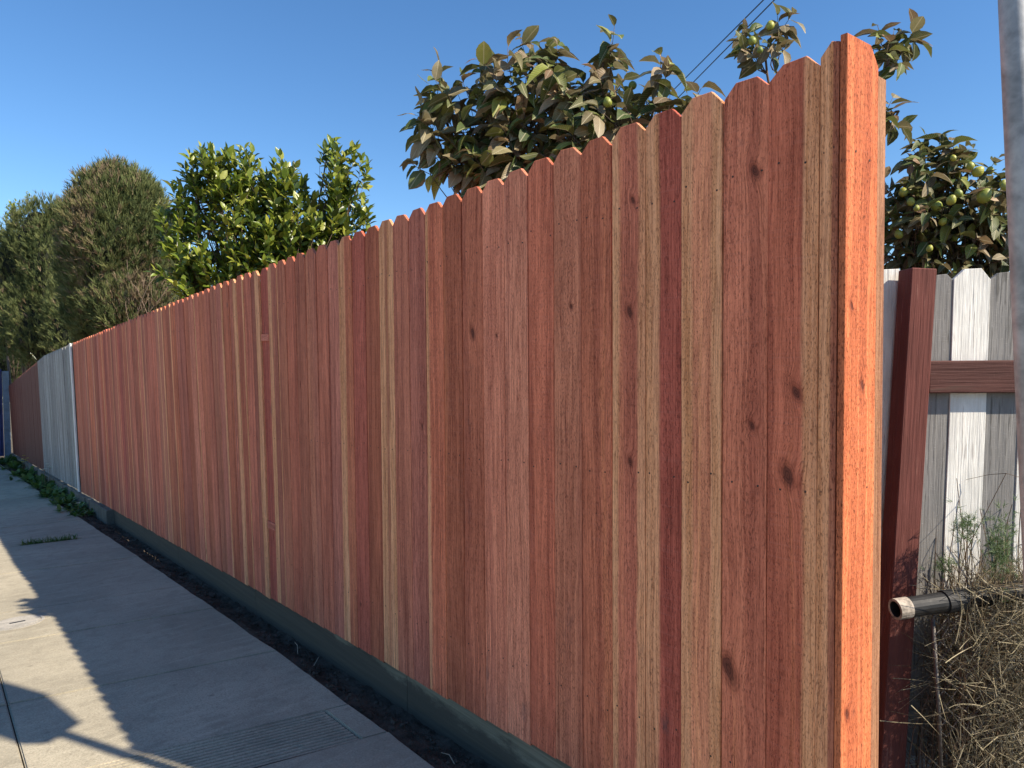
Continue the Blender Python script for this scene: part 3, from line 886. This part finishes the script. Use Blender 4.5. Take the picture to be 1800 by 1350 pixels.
# fruit
def fruit_mesh():
    bm = bmesh.new(); bmesh.ops.create_uvsphere(bm, u_segments=12, v_segments=8, radius=1)
    for v in bm.verts: v.co.z *= 1.12+.12*(v.co.z > 0); v.co.x *= 1-.12*max(0, v.co.z); v.co.y *= 1-.12*max(0, v.co.z)
    me = bpy.data.meshes.new('fruit'); bm.to_mesh(me); bm.free(); me.materials.append(M_FRUIT)
    me.polygons.foreach_set('use_smooth', [True]*len(me.polygons)); return me
FM = fruit_mesh()
cb_ = MB()
for k in range(5):
    a = k*1.257
    cb_.add([(.1*math.cos(a-.5), .1*math.sin(a-.5), -1.08), (.1*math.cos(a+.5), .1*math.sin(a+.5), -1.08), (.30*math.cos(a), .30*math.sin(a), -1.30)], [(0,1,2)])
cb_.add([(.14*math.cos(a_), .14*math.sin(a_), -1.115) for a_ in np.arange(6)*1.047], [(5,4,3,2,1,0)])
CMESH = mesh('calyx', cb_.V, cb_.F, M_CALYX)
def fruit(root, p, r):
    p = CAM+(np.array(p)-CAM)*rng.uniform(1.0, 1.10); r *= rng.uniform(.62, .98)
    o = obj('fruit', FM, root, np.array(p)-np.array(root.location)); o.scale = (r, r, r)
    o.rotation_euler = (rng.normal(0, .4), rng.normal(0, .4), rng.random()*6)
    obj('calyx', CMESH, o)
    return o
for px, py in [(1068,180),(968,285),(1112,150)]: fruit(T.root, W(px, py, 3.05), .022)

# ---- second guava, right of the fence end, with fruit
gb = W(1660, 900, 4.3); gb[2] = gz(gb[1])-.05
T2 = Tree('guava_tree', 'fruiting guava tree with yellow-green fruit behind the old grey fence', gb)
fork = gb+np.array([0, 0, 1.15])
tr = MB(); tr.tube(curve_pts((0, 0, 0), fork-gb, (.04, .03, 0), 6, .01), list(np.linspace(.05, .04, 6)), 9); tr.build('trunk', M_BARK, T2.root, smooth=True)
bl = [(1600,340,3.9,50),(1650,310,3.9,52),(1700,330,3.9,55),(1745,350,3.8,40),(1600,420,3.9,55),(1660,410,3.9,65),(1720,420,3.9,60),(1780,420,3.9,50),(1620,470,4,50),(1700,470,4,55),(1620,290,3.9,25),(1820,330,3.9,45),
      (1345,95,3.7,30,W(1350,420,3.8)),(1350,70,3.7,26,W(1350,420,3.8)),(1568,85,3.5,28,W(1515,420,3.6)),(1580,195,3.5,22,W(1515,420,3.6)),(1560,115,3.5,28,W(1515,420,3.6)),(1545,215,3.5,22,W(1515,420,3.6))]
cloud_tree(T2, fork, bl, 200, .108, 7, .10, .3, .25, .011, .9, .6, .9)
def vis2(X, Y): return (Y > -20) & (Y < 500)
T2.finish(GT, M_GUAVA_O, M_GUAVA_J, 'leaf', 300, vis2)
for px, py, z, r in [(1676,278,3.6,.022),(1706,292,3.6,.024),(1719,302,3.55,.028),(1740,300,3.6,.022),(1638,318,3.5,.033),(1588,338,3.5,.026),(1601,355,3.5,.022),(1611,366,3.5,.021),(1646,362,3.5,.03),(1672,352,3.55,.024),(1685,340,3.6,.022),(1657,390,3.5,.028),(1580,412,3.5,.03),(1678,418,3.6,.022),(1634,437,3.5,.024),(1763,322,3.5,.022),(1766,328,3.4,.026),(1730,345,3.5,.04),
                     (1322,72,3.5,.022),(1336,88,3.5,.022),(1354,45,3.5,.024),(1385,75,3.6,.018),(1563,228,3.3,.022)]:
    fruit(T2.root, W(px, py, z), r)

# ---- citrus tree
CT = [leaf_template(.50, .10, .10, rows=(0, .3, .65, 1), seed=1), leaf_template(.46, .14, .2, rows=(0, .3, .65, 1), seed=2), leaf_template(.54, .05, .05, rows=(0, .3, .65, 1), seed=3)]
cb0 = W(470, 900, 7.1); cb0[2] = gz(cb0[1])-.05
T3 = Tree('citrus_tree', 'bright green citrus tree with dense small leaves above the red fence', cb0)
fork = cb0+np.array([0, 0, .9])
tr = MB(); tr.tube(curve_pts((0, 0, 0), fork-cb0, (.05, .03, 0), 6, .01), list(np.linspace(.08, .06, 6)), 9); tr.build('trunk', M_BARK, T3.root, smooth=True)
bl = [(345,330,6.9,38),(372,310,6.9,42),(330,410,6.9,38),(400,330,7,58),(400,400,6.9,62),(465,340,7,62),(470,420,6.9,70),(520,345,7,46),(590,300,7,40),(600,345,7,40),(545,400,6.9,58),(600,390,6.9,34),(630,385,6.9,22),(340,460,6.8,46),(400,480,6.8,46),(460,470,6.8,46),(520,445,6.8,40),(310,370,7,20),(385,290,7,20),(435,285,7,20),(495,290,7,18),(575,252,7,16),(632,300,7,14),(345,300,7,12),(330,500,6.8,30)]
cloud_tree(T3, fork, [(a, b_+22, c, d) for a, b_, c, d in bl]+[(420,500,6.8,40),(480,480,6.8,50),(560,450,6.9,50),(360,520,6.8,40)], 640, .112, 10, .20, .1, .65, .010, .6, -.05, .9, pairs=False)
T3.finish(CT, M_CITRUS_O, M_CITRUS_J, 'leaf', 300)

# ---- juniper / cypress bushes
def blade_tpl(n, L, wd, sp, seed):
    r = random.Random(seed); V = []; F = []; UV = []
    for k in range(n):
        a = k*2.4+r.uniform(-.4, .4); s_ = sp*r.uniform(.3, 1.0); st = r.uniform(0, .45)
        d = np.array([math.cos(a)*s_, 1.0, math.sin(a)*s_]); d = d/np.linalg.norm(d)
        u = nrm(np.cross(d, [math.sin(a*1.7), .2, math.cos(a*1.3)]))
        p = np.array([0, st, 0]); l = L*r.uniform(.6, 1.0); b0 = len(V)
        V += [p-u*wd*.5, p+u*wd*.5, p+d*l*.6+u*wd*.5, p+d*l+u*wd*.06, p+d*l*.6-u*wd*.5]
        UV += [(0, 0)]*5
        F += [(b0, b0+1, b0+2, b0+4), (b0+4, b0+2, b0+3, b0+3)]
    F4 = []
    for f in F:
        F4.append(f)
    return np.array(V), F4, np.array(UV)
def sprig_tpl(n, L, wd, sp, seed):
    r = random.Random(seed); V = []; F = []
    for k in range(n):
        a = k*2.4+r.uniform(-.4, .4); s_ = sp*r.uniform(.25, 1.0); st = r.uniform(0, .5)
        d = nrm(np.array([math.cos(a)*s_, 1.0, math.sin(a)*s_])); u = nrm(np.cross(d, [math.sin(a*1.7), .2, math.cos(a*1.3)]))
        p = np.array([0, st, 0]); l = L*r.uniform(.55, 1.0); b0 = len(V)
        V += [p-u*wd*.4, p+u*wd*.4, p+d*l+u*wd*.15, p+d*l-u*wd*.15]
        F.append((b0, b0+1, b0+2, b0+3))
    return np.array(V), F, np.zeros((len(V), 2))
ST = [sprig_tpl(7, .8, .085, .55, s) for s in range(4)]
def juniper(label, base, blobs, n, size, deadf):
    root = empty('juniper_bush', base); tag(root, label, 'bush'); base = np.array(base)
    cs = [(W(px, py, z), rx/FPX*z, ry/FPX*z) for px, py, z, rx, ry in blobs]
    tot = sum(a*b for _, a, b in cs)
    Ms = []; Ts = []
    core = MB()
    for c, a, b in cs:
        # added opaque core blocks light; the bush's inner shade is in its dark colour
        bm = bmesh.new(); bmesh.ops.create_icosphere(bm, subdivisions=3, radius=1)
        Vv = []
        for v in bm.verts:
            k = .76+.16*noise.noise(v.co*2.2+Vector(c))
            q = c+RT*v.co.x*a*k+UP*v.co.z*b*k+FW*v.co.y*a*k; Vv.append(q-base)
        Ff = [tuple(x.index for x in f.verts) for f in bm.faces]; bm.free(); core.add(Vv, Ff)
        for k in range(int(n*a*b/tot)):
            e = nrm(rng.normal(size=3)); 
            if e[2] > .35 and rng.random() < .75: e[2] = -e[2]     # the side towards the street carries most sprays
            lump = 1+.22*noise.noise(Vector(e)*2.6+Vector(c))+.14*noise.noise(Vector(e)*6.5+Vector(c))
            rr = (.80+.24*rng.random()**.8)*lump
            p = c+RT*e[0]*a*rr+UP*e[1]*b*rr+FW*e[2]*a*rr
            out = nrm(RT*e[0]/a+UP*e[1]/b+FW*e[2]/a)
            d = nrm(out*.55+np.array([0, 0, .95])+rng.normal(0, .33, 3))
            L = size*rng.uniform(.6, 1.25)
            dd = deadf(*P2(p)[:2])
            nz_ = noise.noise(Vector(p)*2.4)*.5+.5
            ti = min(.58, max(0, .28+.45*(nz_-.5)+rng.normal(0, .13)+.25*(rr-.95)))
            if rng.random() < dd: ti = rng.uniform(.66, 1.0)
            Ms.append(frame(d, nrm(rng.normal(size=3)), L, p)); Ts.append(ti)
    Ms = np.array(Ms); Ts = np.array(Ts)
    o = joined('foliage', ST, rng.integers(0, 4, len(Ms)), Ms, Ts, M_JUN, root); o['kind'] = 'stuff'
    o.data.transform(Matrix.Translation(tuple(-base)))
    core.build('shade_core', M_JCORE, root, smooth=True)
    b = MB()
    top = cs[0][0]-base
    for k in range(6):
        b.tube(curve_pts((0, 0, -.1), np.array(cs[k % len(cs)][0])-base+rng.normal(0, .15, 3), rng.normal(0, .12, 3), 6, .02), list(np.linspace(.06, .012, 6)), 7)
    b.build('trunk', M_BARK, root, smooth=True)
    return root, cs, base
def dead1(x, y):
    d = 0.03
    d += .75*math.exp(-((x-255)/60)**2-((y-520)/55)**2)
    d += .75*math.exp(-((x-140)/28)**2-((y-385)/60)**2)
    d += .55*math.exp(-((x-185)/35)**2-((y-310)/35)**2)
    d += .45*math.exp(-((x-150)/30)**2-((y-480)/60)**2)
    return min(.92, d)
b1 = W(215, 800, 11.6); b1[2] = gz(b1[1])-.05
r1, cs1, bb1 = juniper('olive juniper bush with a brown dead side, right of the darker one', b1,
    [(212,425,11.6,84,125),(160,470,11.9,46,115),(268,470,11.6,48,100),(205,345,11.7,48,50),(245,375,11.6,40,60),(240,545,11.5,74,70),(180,540,11.7,56,80)], 19000, .15, dead1)
b = MB()   # bare grey-brown stems in the dead patch
for k in range(60):
    px = rng.normal(250, 30); py = rng.normal(525, 26); p = W(px, py, 11.0+rng.normal(0, .12)); q = W(235+rng.normal(0, 10), 590, 11.1)
    b.tube(curve_pts(q, p, rng.normal(0, .06, 3), 5, .01)-bb1, list(np.linspace(.010, .003, 5)), 4)
b.build('dead_stems', plain('dead_wood', (.22,.16,.115), .9, .4, 30), r1, smooth=True)
b2 = W(50, 800, 17.5); b2[2] = gz(b2[1])-.05
r2, cs2, bb2 = juniper('dark green juniper bush at the left edge behind the far fence', b2,
    [(75,420,17.5,48,62),(40,470,18.0,46,80),(95,470,17.3,44,90),(22,560,19.8,50,80),(80,570,17.5,60,85),(125,560,16.5,40,85),(-20,500,24.5,40,90),(110,395,17.4,26,40),(15,640,21.5,50,50),(-20,660,25.5,50,60)], 15000, .19, lambda x, y: .05)
# small leafy shoot showing above it
tb = W(30, 800, 19.5); tb[2] = gz(tb[1])-.05
T4 = Tree('lemon_shoot', 'thin pale green leafy shoots poking above the dark juniper at the left', tb, 'shrub')
cloud_tree(T4, tb+np.array([0, 0, 2.0]), [(22,375,19.5,14),(20,395,19.5,12),(48,355,19.5,8),(28,425,19.5,16)], 42, .11, 7, .2, .1, .6, .01, .6, 0, .9, pairs=False)
T4.finish(CT, M_CITRUS_O, M_CITRUS_J, 'leaf', 60)

# ------------------------------------------------------------------ old grey fence, red post, pipe and brush at the right
RTH = np.array([math.cos(YAW), -math.sin(YAW), 0]); FWH = np.array([math.sin(YAW), math.cos(YAW), 0])
def frontal(px, z):          # ground point below photo column px at depth z
    p = W(px, 640, z); return np.array([p[0], p[1], gz(p[1])])
def rot_z(o, tilt=0.0):
    o.rotation_euler = (0, tilt, -YAW)
og0 = frontal(1650, 2.62)
og = empty('old_picket_fence', og0); tag(og, 'old picket fence of bare grey and flaking white boards with a dark red rail', 'fence')
GPK = [picket_mesh('picket', .134, 1.80, .036, .017, M_GREYP, .0025, 110+s) for s in range(2)]
WPK = [picket_mesh('picket', .134, 1.80, .036, .017, M_WHITEP, .0025, 120+s) for s in range(2)]
pk = [(-.33,0,1.785),(-.185,1,1.80),(-.0,0,1.782),(.118,1,1.80),(.245,0,1.79),(.375,1,1.79),(.51,0,1.80),(.645,1,1.8),(.78,0,1.79),(.915,0,1.8),(1.05,1,1.8)]
for i, (dx, wh, h) in enumerate(pk):
    o = obj('picket', (WPK if wh else GPK)[i % 2], og)
    off = RTH*(dx-.04) + FWH*(-.004 if wh else .0)
    o.location = (off[0], off[1], h-1.80+.092)
    rot_z(o, .022)
o = MB(); o.box((-.02, -.044, 0), (1.45, -.003, .118)); o = o.build('rail', M_REDRAIL, og, bevel=.004)
o.location = tuple(-RTH*.04+np.array([0, 0, 1.44])); rot_z(o)
o = MB(); o.box((-.02, -.044, 0), (1.45, -.003, .10)); o = o.build('rail', M_REDRAIL, og, bevel=.004)
o.location = (0, 0, .30); rot_z(o)
rp0 = frontal(1600, 2.5)
rpst = MB()
hgt = 1.80
nseg = 10
Vp = []
for j in range(nseg+1):
    z = hgt*j/nseg; s_ = .0445
    wx = .0012*noise.noise((z*5, 0, 0)); 
    for x, y in ((-s_, 0), (s_, 0), (s_, .089), (-s_, .089)): Vp.append((x+wx, y+wx, z))
Fp = [(3,2,1,0), tuple(nseg*4+k for k in range(4))]+[(j*4+k, j*4+(k+1) % 4, (j+1)*4+(k+1) % 4, (j+1)*4+k) for j in range(nseg) for k in range(4)]
rpst.add(Vp, Fp)
o = rpst.build('fence_post', M_REDP, None, bevel=.003)
base = W(1566, 1400, 2.5)
gzb = gz(base[1])
o.location = (base[0], base[1], gzb-.02)
# height to the seen top
topw = W(1625, 470, 2.5)
lean_a = math.atan2((topw-base)@RTH, topw[2]-gzb)*.72
o.scale = (1, 1, (topw[2]-gzb+.02)/hgt)
o.rotation_euler = (0, lean_a, -YAW)
basef = topw-RTH*math.tan(lean_a)*(topw[2]-gzb)-RTH*.0
o.location = (basef[0], basef[1], gzb-.02)
tag(o, 'leaning dark red painted post between the new fence end and the old grey pickets', 'post')

# chain-link remnant: capped pipe rail, tension bar and wire
cl0 = frontal(1640, 2.42)
cl = empty('chain_link_fence', cl0); tag(cl, 'rusty chain-link remnant with a black open-ended pipe rail in dry brush', 'fence')
def rel(p): return np.array(p)-cl0
pa = W(1574, 1071, 2.36); pb = W(1700, 1052, 2.40); pc = pb+(pb-pa)*3.4
ax = nrm(pb-pa)
def hollow(name, a, b_, r, ri, mat, n=20):
    u = nrm(np.cross(ax, [0, 0, 1])); v = np.cross(ax, u); V = []; F = []
    for p, q in ((b_, r), (a, r), (a, ri), (a+ax*.25, ri)):
        for k in range(n):
            an = 2*math.pi*k/n; V.append(rel(p+q*(u*math.cos(an)+v*math.sin(an))))
    for j in range(3):
        for k in range(n): F.append((j*n+k, j*n+(k+1) % n, (j+1)*n+(k+1) % n, (j+1)*n+k))
    me = mesh(name, V, F, mat, False); return obj(name, me, cl)
hollow('pipe_rail', pa, pc, .033, .026, M_BLACKPIPE)
hollow('tape_band', pa-ax*.001, pa+ax*.045, .0345, .0262, M_TAPE)
hollow('coupling', pb-ax*.09, pb-ax*.02, .0375, .033, M_BLACKPIPE)
b = MB(); ra = W(1640, 1088, 2.41); rb = W(1657, 1420, 2.41); rb = rb-FWH*.0
b.tube([rel(ra), rel((ra+rb)/2+RTH*.004), rel(rb)], .0065, 8); b.build('tension_bar', M_WIRE, cl, smooth=True)
b = MB()
dn = nrm(rb-ra); cell = .052
for k in range(26):
    pts = []
    s0 = k*cell*.5
    for j in range(16):
        p = ra+RTH*(s0+(cell*.5 if (j+k) % 2 else 0)+.0)+dn*(j*cell*.52+.0)
        bulge = .03*math.sin(s0*5)+.018*noise.noise((s0*6, j*.4, 0))
        p = p+FWH*(bulge+(.003 if j % 2 else -.003))+RTH*.012*noise.noise((s0*7, j*.5, 3))+np.array([0, 0, .012*noise.noise((s0*5, j*.3, 8))])
        pts.append(rel(p))
    b.tube(pts, .0024, 4, False)
b.build('wire_mesh', M_WIRE, cl)
b = MB()     # loose hooked wire end at the top of the bar
hp = [ra+RTH*x_+np.array([0, 0, z_])+FWH*y_ for x_, z_, y_ in [(0,-.03,0),(.0,.01,-.004),(.02,.025,-.008),(.045,.015,-.01),(.05,-.02,-.008),(.03,-.06,-.004),(.045,-.1,0)]]
b.tube([rel(p) for p in hp], .0022, 5, False); b.build('tie_wire', M_WIRE, cl)

# dry brush
def stalks(n, cfun, len_fun, wd, tint_fun, seed):
    tpl = []
    for s in range(6):
        r = random.Random(seed+s); V = []; F = []
        bend = r.uniform(.1, .7); tw = r.uniform(-.3, .3)
        for j in range(5):
            t_ = j/4; wj = (1-t_*.75)
            V += [(-wj*.5, t_*(1-.3*bend*t_), -bend*t_*t_*.6), (wj*.5, t_*(1-.3*bend*t_), -bend*t_*t_*.6+tw*t_*.05)]
        for j in range(4): F.append((2*j, 2*j+1, 2*j+3, 2*j+2))
        tpl.append((np.array(V), F, np.zeros((10, 2))))
    Ms = []; Ts = []
    for k in range(n):
        p, d = cfun(k); L = len_fun(); 
        M = frame(d, nrm(rng.normal(size=3)), L, p); M[:3, 0] *= wd()/L
        Ms.append(M); Ts.append(tint_fun(p))
    return tpl, np.array(Ms), np.array(Ts)
def brush_c(k):
    px = 1640+rng.random()**.8*230; 
    lo = 1420; hi = 1075-60*max(0, min(1, (px-1650)/90))+25*noise.noise((px*.03, 0, 0))
    py = hi+(lo-hi)*rng.random()**1.1
    z = 2.60-.06*rng.random() if px < 1715 else 2.60-.15*rng.random() if px < 1775 else 2.60-.20*rng.random()
    d = nrm(RTH*rng.normal(0, .65)+FWH*rng.normal(-.1, .4)+np.array([0, 0, rng.normal(.35, .7)]))
    if px > 1690 and 1025 < py < 1110 and rng.random() < .25: z = 2.35+.03*rng.random()
    if px > 1675 and py > 1110 and rng.random() < .22: z = 2.35+.04*rng.random()
    return W(px, py, z), d
tp, Ms, Ts = stalks(5400, brush_c, lambda: rng.uniform(.06, .26), lambda: rng.uniform(.0014, .0042), lambda p: min(1, max(0, rng.beta(1.7, 1.5))), 300)
o = joined('dry_brush', tp, rng.integers(0, 6, len(Ms)), Ms, Ts, M_DRY)
tag(o, 'tangled dry tan brush and grass below the old grey fence', 'dry brush', kind='stuff')
bs = empty('bramble_shrub', frontal(1720, 2.4)); tag(bs, 'bare twiggy shrub with dark thin stems inside the dry brush', 'shrub')
bs0 = np.array(bs.location); b = MB()
for k in range(120):
    px = rng.uniform(1625, 1850); a = W(rng.uniform(1600, 1850), 1430, 2.54+rng.uniform(-.04, .06)); t_ = W(px, rng.uniform(830, 1250) if rng.random() < .25 and px > 1640 else rng.uniform(1060, 1330), 2.55+rng.uniform(-.03, .05))
    pts = curve_pts(a, t_, rng.normal(0, .05, 3), 6, .008)
    b.tube(pts-bs0, list(np.linspace(.0032, .0012, 6)), 4, False)
    for q in range(3):
        j = rng.integers(2, 6); b.tube(curve_pts(pts[j], pts[j]+rng.normal(0, .06, 3)+np.array([0, 0, .03]), rng.normal(0, .01, 3), 3)-bs0, [.0013, .001, .0007], 3, False)
b.build('stems', M_BARK, bs)
# pale flowering stems catching light in front of the white picket
FT = [sprig_tpl(9, .9, .07, 1.1, s+40) for s in range(4)]
def fenn(label, px, py, z, rx, ry, n):
    base = frontal(px, z); root = empty('feathery_weed', base); tag(root, label, 'weed', 'feathery green weeds in the brush')
    Ms = []; Ts = []; b = MB()
    for k in range(n):
        e = rng.normal(0, .5, 3); p = W(px+e[0]*rx, py+e[1]*ry, z+e[2]*.05)
        Ms.append(frame(nrm(rng.normal(0, .7, 3)+np.array([0, 0, .6])), nrm(rng.normal(size=3)), rng.uniform(.014, .034), p)); Ts.append(min(1, max(0, rng.normal(.5, .3))))
    for k in range(5):
        p = W(px+rng.normal(0, rx*.4), py-ry*.3, z)
        b.tube(curve_pts(W(px+rng.normal(0, 10), 1300, z+.02), p, rng.normal(0, .015, 3), 6, .004)-base, list(np.linspace(.003, .0012, 6)), 4, False)
    o = joined('leaves', FT, rng.integers(0, 4, n), np.array(Ms), np.array(Ts), M_FENN, root); o.data.transform(Matrix.Translation(tuple(-base))); o['kind'] = 'stuff'
    b.build('stem', M_TWIG, root)
fenn('feathery green weed against the white picket, left of the taller one', 1700, 930, 2.45, 22, 32, 120)
fenn('tall feathery green weed at the right, beside the metal pole', 1758, 965, 2.42, 26, 62, 300)
fenn('small low feathery weed beside the red post', 1662, 1000, 2.56, 24, 20, 70)

# ------------------------------------------------------------------ galvanised sign pole at the right edge
pole_b = np.array([.11, .395, gz(.395)])
pl = empty('sign_pole', pole_b); tag(pl, 'galvanised steel sign pole standing at the right edge before the fence end', 'pole')
b = MB(); prs = np.array([.0, .0, 0])
ptop = W(1782, 0, 1.54); pmid = W(1813, 700, 1.54)
pdir = nrm(ptop-pmid)
p0 = ptop-pdir*((ptop[2]-gz(.395))/pdir[2])
p1 = ptop+pdir*((3.95-ptop[2])/pdir[2])
b.tube([p0-pole_b, ptop-pole_b, p1-pole_b], .0285, 24); o = b.build('pole_shaft', M_GALV, pl, smooth=True)
b = MB(); b.tube([p1-pole_b, p1-pole_b+pdir*.02], [.031, .027], 20); b.build('pole_cap', M_GALV, pl)
sgn = empty('sign_plate', p1); tag(sgn, 'sign plate bolted high on the steel pole, above the picture', 'sign')
pv = nrm(np.array([.857, .515, 0])); 
poly = [(a, z-p1[2]) for a, z in ((-.10,2.90),(.085,2.93),(.21,3.32),(.21,3.70),(.10,3.90),(-.10,3.90),(-.16,3.75),(-.16,3.0))]
nv = np.cross(pv, [0, 0, 1])
V = [tuple(pv*a+np.array([0, 0, z])+nv*.032) for a, z in poly]+[tuple(pv*a+np.array([0, 0, z])+nv*.036) for a, z in poly]
N = len(poly)
obj('plate', mesh('plate', V, [tuple(range(N)), tuple(range(2*N-1, N-1, -1))]+[(i, N+i, N+(i+1) % N, (i+1) % N) for i in range(N)], M_GALV), sgn)

# ------------------------------------------------------------------ wires
for (a, c), lb in ((((1350,-8),(1150,192)), 'upper black overhead wire crossing the sky behind the guava'), (((1369,-8),(1168,196)), 'lower black overhead wire crossing the sky behind the guava')):
    A = W(a[0], a[1], 22); B = W(c[0], c[1], 34); d = B-A
    b = MB(); b.tube([A-d*1.2, A, B, B+d*.8], .02, 6)
    tag(b.build('power_line', M_CABLE), lb, 'wire', 'overhead wires')

# ------------------------------------------------------------------ weeds along the far footing and in the joint
WT = []
for s in range(5):
    r = random.Random(500+s); V = []; F = []; UV = []
    for k in range(9):
        a = r.uniform(0, 6.28); ln = r.uniform(.5, 1.0); el = r.uniform(.3, 1.2); wd_ = r.uniform(.07, .16)
        d = np.array([math.cos(a)*math.cos(el), math.sin(a)*math.cos(el), math.sin(el)]); u = nrm(np.cross(d, [0, 0, 1]))
        b0 = len(V)
        for j, (t_, w_) in enumerate(((0, .3), (.4, 1), (.8, .7), (1, .1))):
            p = d*ln*t_-np.array([0, 0, .35*ln*t_*t_]); V += [p-u*wd_*w_, p+u*wd_*w_]
        for j in range(3): F.append((b0+2*j, b0+2*j+1, b0+2*j+3, b0+2*j+2))
    WT.append((np.array(V), F, np.zeros((len(V), 2))))
def clump(px, py, h, label, flower=None, n=14, wide=.16):
    # weeds root where footing, soil and sidewalk meet
    d = W(px, py, 1)-CAM
    t_ = (-CAM[2]-SLOPE*CAM[1])/(d[2]+SLOPE*d[1]); p = CAM+d*t_
    root = empty('weed_clump', p); tag(root, label, 'weed', 'weeds along the foot of the far fences')
    Ms = []; Ts = []
    for k in range(n):
        M = np.eye(4); s_ = h*rng.uniform(.45, 1.0); a = rng.random()*6.28
        M[:3, :3] = np.array(Matrix.Rotation(a, 3, 'Z'))*s_; M[:3, 3] = (rng.normal(0, wide*.35), rng.normal(0, wide), gz(rng.normal(0, .02))+rng.uniform(-.01, .01)); M[2, 3] += -SLOPE*M[1, 3]
        Ms.append(M); Ts.append(min(1, max(0, rng.normal(.4, .28))))
    o = joined('leaves', WT, rng.integers(0, 5, n), np.array(Ms), np.array(Ts), M_WEED, root); o['kind'] = 'stuff'
    if flower:
        for k in range(flower[1]):
            b = MB(); c = np.array([rng.normal(0, .05), rng.normal(0, .09), h*rng.uniform(.75, 1.25)])
            for q in range(6):
                a = q*1.047; b.add([c, c+np.array([.022*math.cos(a-.4), .022*math.sin(a-.4), .010]), c+np.array([.032*math.cos(a), .032*math.sin(a), .006]), c+np.array([.022*math.cos(a+.4), .022*math.sin(a+.4), .010])], [(0,1,2,3)])
            fl = b.build('flower', flower[0], root)
            b = MB(); b.tube([c*np.array([1, 1, 0]), c], .002, 4, False); b.build('stalk', M_TWIG, fl)
far = ['weed clump by the blue gate end of the brown fence', 'low weed clump under the brown fence, next to the yellow-flowered one', 'yellow-flowered weed clump under the brown fence',
       'leafy weed clump where the brown fence meets the grey one', 'pale-flowered weed clump under the left end of the grey section', 'wide dark weed clump under the middle of the grey section',
       'weed clump below the right half of the grey section', 'low weed clump nearest the pale trim board', 'small weed clump at the concrete block beside the red fence']
for (px, py, h, fl, n, wd_), lb in zip([(14,812,.30,None,16,.4),(28,822,.26,None,16,.3),(44,834,.26,(M_YELLOW,7),14,.22),(62,846,.26,None,18,.3),(80,856,.24,(M_WHITEFL,6),18,.25),(96,870,.22,None,20,.25),(112,882,.19,None,18,.22),(130,894,.16,None,16,.2),(146,903,.13,(M_WHITEFL,2),14,.14)], far):
    clump(px, py, h*1.25, lb, fl, n+8, wd_)
# grass growing in a sidewalk joint
Ms = []; Ts = []
for k in range(420):
    x = rng.uniform(-1.0, -.52); y = 8.98-.015+skew(x)+rng.normal(0, .008)
    Ms.append(frame(nrm(rng.normal(0, .55, 3)+np.array([0, -.1, .8])), nrm(rng.normal(size=3)), rng.uniform(.04, .10), np.array([x, y, gz(y)-.015]))); Ts.append(rng.random()*.7)
Ms = np.array(Ms); Ms[:, :3, 0] *= .12
o = joined('joint_grass', tp, rng.integers(0, 6, len(Ms)), Ms, np.array(Ts), M_WEED); tag(o, 'strip of short grass growing in a sidewalk joint', 'grass', kind='stuff')
# twigs dropped on the soil
for (x, y, a, L), lb in zip([(-.10,3.98,.4,.12),(-.08,3.80,1.1,.10),(-.12,2.35,-.3,.08)], ['pale dry twig lying on the soil, farthest of three by the kickboard', 'pale curved twig lying on the soil by the kickboard, middle of three', 'short dry twig on the soil nearest the camera']):
    b = MB(); p = np.array([x, y, soil_z(x, y)+.012]); d = np.array([math.sin(a)*.6, math.cos(a), .25])*L
    b.tube([p, p+d*.5+np.array([.008, 0, .012]), p+d], [.0025, .0022, .0012], 5); tag(b.build('twig', plain('dry_twig', (.34,.28,.2), .8)), lb, 'twig', 'twigs on the soil strip')
